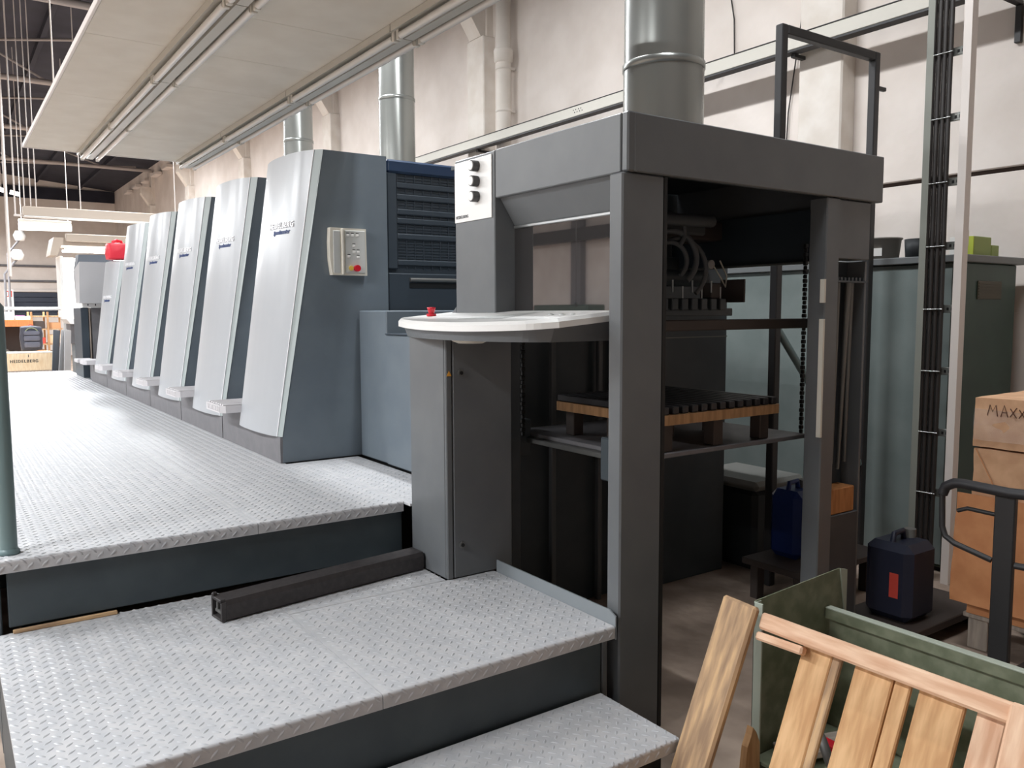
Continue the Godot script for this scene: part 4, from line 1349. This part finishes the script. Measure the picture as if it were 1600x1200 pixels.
	var stub := thing("wood_stub", "splintered pointed wood stub standing behind the broken pallet", "board", Vector3(2.05, 0.0, -1.62))
	s = begin()
	T = Transform3D(Basis(Vector3.UP, PI / 2), Vector3(2.09, 0.0, -1.66))
	prism(s, [Vector2(-0.035, 0.0), Vector2(-0.04, 0.12), Vector2(-0.03, 0.2), Vector2(-0.012, 0.235), Vector2(-0.004, 0.26), Vector2(0.012, 0.24), Vector2(0.03, 0.2), Vector2(0.036, 0.0)], "x", -0.012, 0.012)
	T = Transform3D.IDENTITY
	piece("stub", s, M.pine, stub)
	# ---- kraft paper packets on a pallet
	var pp := thing("packet_pallet", "grey wooden pallet under the kraft paper packets", "pallet", Vector3(4.35, 0.0, -1.35))
	for z in [-1.84, -1.35, -0.9]:
		boxed("block", Vector3(3.94, 0.0, z - 0.045), Vector3(4.04, 0.15, z + 0.045), M.grey_wood, pp, 0.004)
		boxed("block", Vector3(4.6, 0.0, z - 0.045), Vector3(4.7, 0.15, z + 0.045), M.grey_wood, pp, 0.004)
	for k in 5:
		boxed("deck_slat", Vector3(3.92 + k * 0.17, 0.151, -1.9), Vector3(4.05 + k * 0.17, 0.173, -0.8), M.grey_wood, pp, 0.003)
	var rows := [[0.174, 0.35, "kraft_dark", 0.0, 0.0, "lowest darker kraft paper packet on the grey pallet"], [0.352, 0.55, "kraft", 0.02, 0.01, "kraft paper packet third from the top of its stack"], [0.552, 0.965, "kraft", -0.005, 0.004, "tall plain kraft paper packet second from the top of its stack"], [0.968, 1.2, "kraft", -0.01, 0.0, "film wrapped kraft paper packet with scrawled ink on top of the stack"]]
	for k in rows.size():
		var q: Array = rows[k]
		var o := thing("paper_packet", q[5], "packet", Vector3(4.3, q[0], -1.37), "kraft paper packets stacked on the pallet")
		s = begin()
		soft_box(s, Vector3(4.3 + q[3], (q[0] + q[1]) * 0.5, -1.38 + q[4]), Vector3(0.78, q[1] - q[0] - 0.006, 1.0), 0.006, 40 + k, 12)
		piece("wrapper", s, M[q[2]], o)
		if k == 3:
			s = begin()
			for st2 in [[[0, 0], [0.01, 0.05], [0.022, 0.02], [0.034, 0.05], [0.042, 0]], [[0.055, 0], [0.068, 0.052], [0.084, 0]], [[0.06, 0.02], [0.08, 0.02]], [[0.092, 0.04], [0.118, 0]], [[0.118, 0.045], [0.092, 0.002]], [[0.128, 0.038], [0.152, 0.0]], [[0.152, 0.042], [0.128, 0.0]], [[0.16, 0.02], [0.178, 0.021]], [[0.19, -0.004], [0.196, 0.045]], [[0.212, 0.04], [0.206, 0.015], [0.214, 0.0], [0.228, 0.012], [0.23, 0.035], [0.216, 0.044]]]:
				var path := []
				for v in st2:
					path.append(Vector3(3.8955 - 0.0005, 1.118 + v[1], -1.82 + v[0] * 1.05))
				tube(s, path, 0.0022, 5)
			piece("ink_scrawl", s, M.ink_scrawl, o)
			s = begin()
			soft_box(s, Vector3(4.29, 1.075, -1.38), Vector3(0.79, 0.14, 0.99), 0.012, 77, 16)
			piece("film_wrap", s, M.shrink_film, o)
		if k == 2:
			s = begin()
			tube(s, [Vector3(3.8905, 0.962, -1.862), Vector3(3.8905, 0.77, -1.76)], 0.002, 5)
			piece("paper_fold", s, M.kraft_dark, o)
	var ks := thing("kraft_sheet", "orange kraft sheet hanging down over the packet stack", "paper sheet", Vector3(3.88, 0.23, -1.75))
	s = begin()
	s.set_smooth_group(1)
	var nz := FastNoiseLite.new()
	nz.seed = 5
	nz.frequency = 5.0
	var pt2 := func(i: int, j: int) -> Vector3:
		var u := i / 12.0
		var v := j / 12.0
		return Vector3(3.872 + nz.get_noise_2d(u, v) * 0.012 - 0.012 * sin(v * 2.0), lerpf(0.75, 0.235, v) - u * 0.0, lerpf(-1.925 - 0.01 * v, -0.95, u))
	for i in 12:
		for j in 12:
			for dx in [0.0, 0.002]:
				var o3 := Vector3(dx, 0, 0)
				face(s, [pt2.call(i, j) + o3, pt2.call(i + 1, j) + o3, pt2.call(i + 1, j + 1) + o3, pt2.call(i, j + 1) + o3], Vector3(dx - 0.001, 0, 0))
	piece("sheet", s, M.kraft_dark, ks)
	# ---- pallet truck
	var tk := thing("pallet_truck", "black hand pallet truck with a looped grip before the packets", "pallet truck", Vector3(3.1, 0.0, -1.3))
	boxed("draw_bar", Vector3(3.09, 0.2, -1.405), Vector3(3.115, 0.935, -1.335), M.black_steel, tk, 0.004)
	s = begin()
	var loop := [Vector3(3.08, 0.965, -1.1), Vector3(3.085, 0.95, -1.35), Vector3(3.09, 0.955, -1.52)]
	loop.append_array([Vector3(3.09, 0.952, -1.55), Vector3(3.09, 0.935, -1.58), Vector3(3.09, 0.905, -1.592)])
	tube(s, loop, 0.019, 12)
	piece("grip_tube", s, M.black_plastic, tk)
	s = begin()
	tube(s, [Vector3(3.09, 0.9, -1.592), Vector3(3.09, 0.78, -1.588), Vector3(3.09, 0.745, -1.575), Vector3(3.09, 0.725, -1.54), Vector3(3.1, 0.69, -1.41)], 0.011, 10)
	piece("grip_loop", s, M.black_steel, tk)
	s = begin()
	tube(s, [Vector3(3.1, 0.69, -1.33), Vector3(3.1, 0.7, -1.1)], 0.012, 10)
	piece("grip_loop", s, M.black_steel, tk)
	s = begin()
	tube(s, [Vector3(3.1, 0.86, -1.4), Vector3(3.095, 0.865, -1.5), Vector3(3.095, 0.85, -1.535)], 0.008, 8)
	piece("release_lever", s, M.black_steel, tk)
	boxed("pump_head", Vector3(3.05, 0.08, -1.46), Vector3(3.2, 0.24, -1.28), M.black_steel, tk, 0.01)
	for z in [-1.42, -1.32]:
		s = begin()
		cyl(s, Vector3(3.12, 0.082, z - 0.02), Vector3(3.12, 0.082, z + 0.02), 0.08, 18)
		piece("wheel", s, M.deep_black, tk)
	for z in [-1.55, -1.28]:
		boxed("fork", Vector3(3.2, 0.06, z), Vector3(3.86, 0.1, z + 0.09), M.black_steel, tk, 0.006)

# ---------------------------------------------------------------- across the hall, mirrored in the delivery window
func build_open_side() -> void:
	var g := thing("green_cutter", "green paper cutter standing across the hall by the cream wall", "paper cutter", Vector3(-8.6, 0.0, -16.5))
	boxed("cutter_base", Vector3(-9.3, 0.0, -17.6), Vector3(-8.1, 0.9, -15.4), M.cabinet_green, g, 0.03)
	boxed("cutter_table", Vector3(-9.3, 0.901, -17.7), Vector3(-7.6, 0.96, -15.3), M.cabinet_pale, g, 0.01)
	boxed("cutter_head", Vector3(-9.3, 1.2, -17.6), Vector3(-8.7, 1.75, -15.4), M.cabinet_green, g, 0.03)
	for z in [-17.6, -15.6]:
		boxed("cutter_cheek", Vector3(-9.2, 0.961, z), Vector3(-8.8, 1.2, z + 0.2), M.cabinet_green, g, 0.01)
	var b := thing("crane_rail", "grey steel crane rail carried along the far side of the hall", "rail", Vector3(-9.6, 3.6, -12.0))
	boxed("rail_web", Vector3(-9.72, 3.45, -34.0), Vector3(-9.6, 3.75, 5.5), M.black_steel, b, 0.01)
	boxed("rail_flange", Vector3(-9.79, 3.42, -34.0), Vector3(-9.53, 3.45, 5.5), M.black_steel, b, 0.004)
	var c := thing("pull_cord", "hanging pull cord with a black knob over the open floor", "cord", Vector3(-4.2, 1.7, -10.3))
	var s := begin()
	cyl(s, Vector3(-4.2, 1.75, -10.3), Vector3(-4.2, roof_y(-4.2) - 0.02, -10.3), 0.006, 6)
	piece("cord", s, M.cable_black, c)
	s = begin()
	lathe(s, Vector3(-4.2, 1.66, -10.3), [Vector2(0, 0), Vector2(0.02, 0.01), Vector2(0.022, 0.07), Vector2(0, 0.1)], 10)
	piece("knob", s, M.deep_black, c)

# ---------------------------------------------------------------- feeder and far end of the hall
func build_far_end() -> void:
	var s: SurfaceTool
	# feeder
	var f := thing("sheet_feeder", "grey sheet feeder with a sloping hood behind the last printing tower", "feeder", Vector3(2.2, 0.0, -12.6))
	s = begin()
	prism(s, [Vector2(-12.2, 2.16), Vector2(-12.2, 1.72), Vector2(-11.85, 1.72), Vector2(-11.72, 2.24)], "x", 1.5, 3.6)
	piece("sloping_hood", s, M.feeder_grey, f)
	s = begin()
	prism(s, [Vector2(1.49, 2.15), Vector2(1.5, 1.73), Vector2(1.95, 1.73), Vector2(1.98, 2.25)], "z", -12.21, -12.18)
	piece("hood_face", s, M.feeder_grey, f)
	s = begin()
	prism(s, [Vector2(1.53, 2.17), Vector2(1.56, 2.36), Vector2(1.98, 2.37), Vector2(1.98, 2.27)], "z", -12.21, -12.5)
	piece("feed_head", s, M.feeder_dark, f)
	var rl := boxed("slotted_rail", Vector3(1.57, 1.665, -12.22), Vector3(1.98, 1.73, -12.16), M.white_enamel, f, 0.004)
	for x in [1.63, 1.72, 1.81, 1.9]:
		boxed("rail_slot", Vector3(x, 1.69, -12.162), Vector3(x + 0.012, 1.715, -12.157), M.deep_black, rl, 0.0)
	boxed("side_frame", Vector3(1.55, 0.735, -12.9), Vector3(1.64, 1.665, -12.2), M.guard_dark, f, 0.004)
	boxed("pale_column", Vector3(1.645, 0.735, -12.4), Vector3(1.665, 1.665, -12.22), M.hood_cream, f, 0.003)
	boxed("pile_post", Vector3(1.68, 0.735, -12.4), Vector3(1.84, 1.665, -12.22), M.taupe, f, 0.003)
	boxed("body", Vector3(1.9, 0.05, -13.3), Vector3(3.6, 1.7, -12.25), M.slate, f, 0.01)
	boxed("foot_tread", Vector3(1.42, 0.965, -11.98), Vector3(1.6, 1.01, -11.7), M.white_tread, f, 0.006)
	boxed("tread_arm", Vector3(1.6, 0.735, -11.98), Vector3(1.75, 1.0, -11.72), M.taupe, f, 0.003)
	# inspection light booth
	var b := thing("light_booth", "brightly lit sheet inspection booth with a cream lamp hood", "light booth", Vector3(2.1, 0.0, -15.2))
	s = begin()
	prism(s, [Vector2(1.56, 2.78), Vector2(1.5, 2.5), Vector2(1.6, 2.5), Vector2(1.66, 2.66), Vector2(3.2, 2.66), Vector2(3.2, 2.78)], "z", -15.5, -14.85)
	piece("lamp_hood", s, M.hood_cream, b)
	boxed("hood_beam", Vector3(1.72, 2.72, -14.85), Vector3(3.2, 2.84, -14.75), M.hood_cream, b, 0.01)
	for z in [-15.0, -15.3]:
		s = begin()
		cyl(s, Vector3(1.72, 2.6, z), Vector3(3.1, 2.6, z), 0.02, 8)
		piece("lit_tube", s, M.lit_tube, b)
	area_light(b, Vector3(2.4, 2.57, -15.15), Vector2(1.3, 0.4), 3.2, Color(1, 0.99, 0.98))
	boxed("backboard", Vector3(1.68, 1.48, -15.5), Vector3(3.1, 2.5, -15.44), M.white_enamel, b, 0.004)
	boxed("side_board", Vector3(1.64, 1.52, -15.5), Vector3(1.68, 2.5, -14.95), M.white_enamel, b, 0.004)
	s = begin()
	prism(s, [Vector2(1.66, 1.5), Vector2(1.72, 1.42), Vector2(3.1, 1.42), Vector2(3.1, 1.5)], "z", -15.5, -14.7)
	piece("desk_top", s, M.white_enamel, b)
	boxed("desk_front", Vector3(1.74, 1.1, -15.45), Vector3(3.1, 1.42, -14.95), M.taupe, b, 0.006)
	boxed("pedestal", Vector3(1.8, 0.0, -15.4), Vector3(3.0, 1.1, -15.0), M.slate, b, 0.006)
	for x in [1.7, 3.05]:
		boxed("booth_post", Vector3(x, 0.0, -15.56), Vector3(x + 0.05, 2.5, -15.5), M.white_enamel, b, 0.003)
	# long batten hung across the gangway, with its wires
	var bt := thing("hung_batten", "long cream lamp batten hung across the gangway on thin white rods", "lamp", Vector3(2.0, 3.06, -14.0))
	boxed("batten", Vector3(1.09, 3.0, -14.06), Vector3(3.6, 3.14, -13.94), M.hood_cream, bt, 0.01)
	boxed("reflector", Vector3(1.1, 2.985, -14.1), Vector3(3.6, 3.0, -13.9), M.white_enamel, bt, 0.004)
	for x in [1.0, 1.12, 1.2, 1.27, 1.85, 3.2]:
		s = begin()
		cyl(s, Vector3(x, 3.02 if x < 1.05 else 3.14, -14.0), Vector3(x, roof_y(x) - 0.02, -14.0), 0.012 if x < 1.05 else 0.008, 6)
		piece("hanger_rod", s, M.white_tube, bt)
	boxed("rod_bar", Vector3(0.98, 2.99, -14.02), Vector3(1.09, 3.02, -13.98), M.white_tube, bt, 0.003)
	# lit lamp below it
	var ll := thing("lit_batten", "short lit tube lamp glowing below the long cream batten", "lamp", Vector3(1.85, 3.1, -18.6))
	s = begin()
	cyl(s, Vector3(1.37, 3.26, -18.6), Vector3(2.27, 3.28, -18.6), 0.075, 14)
	piece("lit_tube", s, M.lit_tube, ll)
	boxed("housing", Vector3(1.37, 3.34, -18.68), Vector3(2.27, 3.4, -18.52), M.lamp_housing, ll, 0.006)
	for x in [1.42, 2.22]:
		s = begin()
		cyl(s, Vector3(x, 3.4, -18.6), Vector3(x, roof_y(x) - 0.02, -18.6), 0.008, 6)
		piece("hanger_rod", s, M.white_tube, ll)
	area_light(ll, Vector3(1.82, 3.18, -18.6), Vector2(0.9, 0.15), 2.5, Color(1, 0.985, 0.97))
	# two glowing lamps under the roof and two spot lamps on the far wall
	for q in [[1.8, 5.36, -30.0], [2.16, 5.28, -30.0]]:
		var o := thing("roof_lamp", ["upper", "lower"][int(q[0] > 2.0)] + " of two glowing tube lamps under the dark roof at the far gable", "lamp", Vector3(q[0], q[1], q[2]), "glowing tube lamps at the far gable")
		s = begin()
		cyl(s, Vector3(q[0] - 0.13, q[1] + 0.03, q[2]), Vector3(q[0] + 0.13, q[1] - 0.03, q[2]), 0.06, 10)
		piece("lit_tube", s, M.lit_tube, o)
		s = begin()
		cyl(s, Vector3(q[0], q[1] + 0.05, q[2]), Vector3(q[0], roof_y(q[0]) - 0.01, q[2]), 0.01, 6)
		piece("hanger_rod", s, M.white_tube, o)
	for q in [[1.78, 3.1, -25.0, "round white spot lamp on a dark arm by the red sign"], [2.0, 3.75, -27.0, "angular white spot lamp clamped to a white pole"]]:
		var o := thing("spot_lamp", q[3], "lamp", Vector3(q[0], q[1], q[2]))
		s = begin()
		lathe(s, Vector3(q[0], q[1], q[2]), [Vector2(0.0, -0.14), Vector2(0.11, -0.14), Vector2(0.16, 0.0), Vector2(0.1, 0.13), Vector2(0, 0.14)], 8)
		piece("lamp_head", s, M.white_enamel, o)
		s = begin()
		tube(s, [Vector3(q[0], q[1] - 0.1, q[2]), Vector3(q[0] - 0.3, q[1] - 0.5, q[2] - 0.1), Vector3(q[0] - 0.32, 0.0, q[2] - 0.1)], 0.03, 8)
		piece("lamp_arm", s, M.taupe, o)
	# rail across the far end of the gangway
	var gr := thing("gangway_rail", "white guard rail across the far end of the gangway", "handrail", Vector3(0.9, 0.73, -13.9))
	s = begin()
	cyl(s, Vector3(0.15, 1.66, -13.9), Vector3(1.5, 1.66, -13.9), 0.026, 10)
	piece("top_rail", s, M.white_enamel, gr)
	for x in [0.2, 0.7]:
		s = begin()
		cyl(s, Vector3(x, 0.732, -13.9), Vector3(x, 1.66, -13.9), 0.022, 8)
		piece("rail_post", s, M.white_enamel, gr)
	# crate with stencilled name, on battens
	var c := thing("wooden_crate", "low pale wooden crate with a stencilled maker name", "crate", Vector3(1.2, 0.0, -16.3))
	boxed("front_board", Vector3(0.86, 0.63, -16.02), Vector3(1.65, 0.92, -15.99), M.crate_pale, c, 0.004)
	boxed("top_edge", Vector3(0.86, 0.921, -16.05), Vector3(1.65, 0.945, -15.99), M.paper_white, c, 0.003)
	boxed("side_board", Vector3(0.86, 0.63, -16.9), Vector3(0.89, 0.92, -16.03), M.crate_pale, c, 0.004)
	boxed("side_board", Vector3(1.62, 0.63, -16.9), Vector3(1.65, 0.92, -16.03), M.crate_pale, c, 0.004)
	boxed("lid_board", Vector3(0.86, 0.9, -16.9), Vector3(1.65, 0.92, -16.06), M.crate_pale, c, 0.003)
	boxed("base_board", Vector3(0.86, 0.6, -16.9), Vector3(1.65, 0.629, -15.99), M.grey_wood, c, 0.003)
	for x in [0.9, 1.2, 1.5]:
		boxed("foot", Vector3(x, 0.0, -16.8), Vector3(x + 0.1, 0.599, -16.05), M.grey_wood, c, 0.003)
	lettering("crate_lettering", "HEIDELBERG", c, Transform3D(Basis.IDENTITY, Vector3(1.15, 0.79, -15.989)), 0.05, 0.001, M.print_black)
	boxed("stencil_arrow", Vector3(1.21, 0.855, -15.99), Vector3(1.22, 0.9, -15.989), M.print_black, c, 0.0)
	# backpack on the crate
	var bp := thing("backpack", "dark grey backpack with pale piping standing on the wooden crate", "backpack", Vector3(1.3, 0.945, -16.45))
	s = begin()
	soft_box(s, Vector3(1.31, 1.155, -16.5), Vector3(0.33, 0.42, 0.24), 0.015, 3, 10, 0.28)
	piece("bag_body", s, M.backpack_cloth, bp)
	for q in [[1.05, 0.1], [1.16, 0.09], [1.25, 0.07]]:
		s = begin()
		soft_box(s, Vector3(1.31, q[0], -16.375), Vector3(0.23, q[1], 0.07), 0.006, 8, 6, 0.3)
		piece("bag_pocket", s, M.backpack_panel, bp)
	s = begin()
	tube(s, arc(Vector3(1.31, 1.24, -16.37), Vector3.RIGHT, Vector3.UP, 0.1, 0.0, PI, 10), 0.008, 6)
	piece("piping", s, M.backpack_trim, bp)
	s = begin()
	tube(s, arc(Vector3(1.31, 1.35, -16.52), Vector3.RIGHT, Vector3.UP, 0.045, 0.0, PI, 8), 0.008, 6)
	piece("carry_loop", s, M.sign_red, bp)
	# work bench with papers
	var wk := thing("work_bench", "orange wooden work bench covered with papers", "bench", Vector3(1.3, 0.0, -20.4))
	boxed("bench_top", Vector3(0.7, 1.31, -20.9), Vector3(1.64, 1.45, -20.0), M.bench_orange, wk, 0.006)
	boxed("lower_shelf", Vector3(0.75, 0.62, -20.8), Vector3(1.36, 0.68, -20.05), M.bench_orange, wk, 0.006)
	for x in [0.72, 1.54]:
		for z in [-20.85, -20.1]:
			boxed("bench_leg", Vector3(x, 0.0, z), Vector3(x + 0.08, 1.309, z + 0.06), M.inner_brown, wk, 0.004)
	boxed("back_panel", Vector3(0.8, 0.68, -20.86), Vector3(1.54, 1.305, -20.84), M.inner_brown, wk, 0.0)
	var ph := [["white sheet pile lying on the orange work bench", 1.05, 1.3, "paper_white", 1.455, 0.16], ["loose white sheets beside the pile on the work bench", 1.33, 1.6, "paper_white", 1.455, 0.07], ["pink sheet lying on the papers of the work bench", 1.36, 1.5, "pink_paper", 1.53, 0.012]]
	for q in ph:
		s = begin()
		span(s, Vector3(q[1], q[4], -20.6), Vector3(q[2], q[4] + q[5], -20.1), 0.003)
		single("paper_pile", s, M[q[3]], q[0], "paper")
	for q in [[1.12, 0.1], [1.31, 0.07]]:
		s = begin()
		lathe(s, Vector3(q[0], 0.681, -20.3), [Vector2(0, 0), Vector2(q[1] * 0.8, 0), Vector2(q[1], q[1]), Vector2(q[1] * 0.5, q[1] * 1.6), Vector2(0, q[1] * 1.7)], 14)
		single("metal_tin", s, M.dull_steel, "%s dull metal tin on the lower shelf of the work bench" % ["larger", "smaller"][int(q[1] < 0.09)], "tin", "tins under the bench")
	# shelf of cartons
	var sh := thing("carton_rack", "wooden rack behind the backpack", "rack", Vector3(2.1, 0.0, -22.4))
	for y in [0.5, 0.85, 1.2, 1.5]:
		boxed("shelf_board", Vector3(1.75, y, -22.8), Vector3(2.45, y + 0.03, -22.0), M.pine_grey, sh, 0.003)
	for x in [1.75, 2.08, 2.41]:
		boxed("rack_post", Vector3(x, 0.0, -22.0), Vector3(x + 0.04, 1.62, -21.95), M.pallet_brown, sh, 0.003)
		boxed("rack_post", Vector3(x, 0.0, -22.85), Vector3(x + 0.04, 1.62, -22.81), M.pine, sh, 0.003)
	var tones := ["cardboard", "pine", "sign_red", "crate_pale", "inner_brown", "cardboard"]
	var where := ["on the lowest shelf", "on the second shelf", "on the third shelf"]
	for k in 6:
		var y: float = [0.531, 0.881, 1.231][k / 2]
		var x: float = [1.8, 2.13][k % 2]
		s = begin()
		span(s, Vector3(x, y, -22.6), Vector3(x + 0.24, y + 0.2 - 0.03 * (k % 3), -22.05), 0.004)
		single("carton", s, M[tones[k]], ["pale", "dark"][k % 2] + " carton " + where[k / 2] + " of the wooden rack", "carton", "cartons in the wooden rack")
	# boards leaning on the booth
	var lb := [["dark grey sheet leaning steeply beside the crate", 1.43, 1.53, "feeder_dark", -14.5], ["grey metal sheet leaning next to the dark one", 1.50, 1.63, "feeder_grey", -14.45], ["narrow pale metal sheet leaning against the booth", 1.6, 1.67, "feeder_grey", -14.4]]
	for k in lb.size():
		var q: Array = lb[k]
		var o := thing("leaning_sheet", q[0], "sheet", Vector3(q[1], 0.0, q[4]))
		board("sheet", o, Vector3(q[1] - 0.03, 0.005, q[4]), Vector3(q[2] - 0.02, 1.33, q[4] - 0.1), Vector3(1, 0, -1.2), 0.16, 0.012, M[q[3]], 0.002)
	# far wall: dark shutter, sign, ledge, pipes
	var w := thing("dark_shutter", "wide dark navy shutter in the far gable wall", "shutter", Vector3(3.0, 1.5, -34.97))
	for k in 5:
		boxed("shutter_slat", Vector3(2.25, 1.45 + k * 0.18, -34.99), Vector3(4.6, 1.625 + k * 0.18, -34.95), M.navy_shutter, w, 0.01)
	boxed("shutter_ledge", Vector3(2.2, 2.36, -34.99), Vector3(4.7, 2.46, -34.9), M.white_tube, w, 0.01)
	var sg := thing("red_sign", "small red and white safety sign on a pale board", "sign", Vector3(2.0, 1.5, -33.5))
	boxed("sign_board", Vector3(1.92, 0.0, -33.52), Vector3(2.2, 2.4, -33.5), M.white_enamel, sg, 0.004)
	boxed("sign_plate", Vector3(1.96, 2.15, -33.5), Vector3(2.16, 2.36, -33.495), M.sign_red, sg, 0.0)
	boxed("sign_mark", Vector3(2.0, 2.18, -33.495), Vector3(2.04, 2.32, -33.492), M.white_enamel, sg, 0.0)
	boxed("sign_mark", Vector3(2.08, 2.18, -33.495), Vector3(2.13, 2.32, -33.492), M.white_enamel, sg, 0.0)
	for q in [[3.3, "pale pipe run along the far gable wall, upper of two"], [2.75, "pale pipe run along the far gable wall, lower of two"]]:
		s = begin()
		cyl(s, Vector3(1.2, q[0], -34.94), Vector3(5.0, q[0], -34.94), 0.04, 8)
		single("gable_pipe", s, M.taupe, q[1], "pipe")
	var wp := thing("white_mast", "thick white roof pipe dropping past the far lamps", "pipe", Vector3(1.02, 2.2, -16.0))
	s = begin()
	cyl(s, Vector3(1.02, 2.2, -16.0), Vector3(1.02, roof_y(1.02) - 0.02, -16.0), 0.025, 8)
	piece("mast_tube", s, M.white_tube, wp)
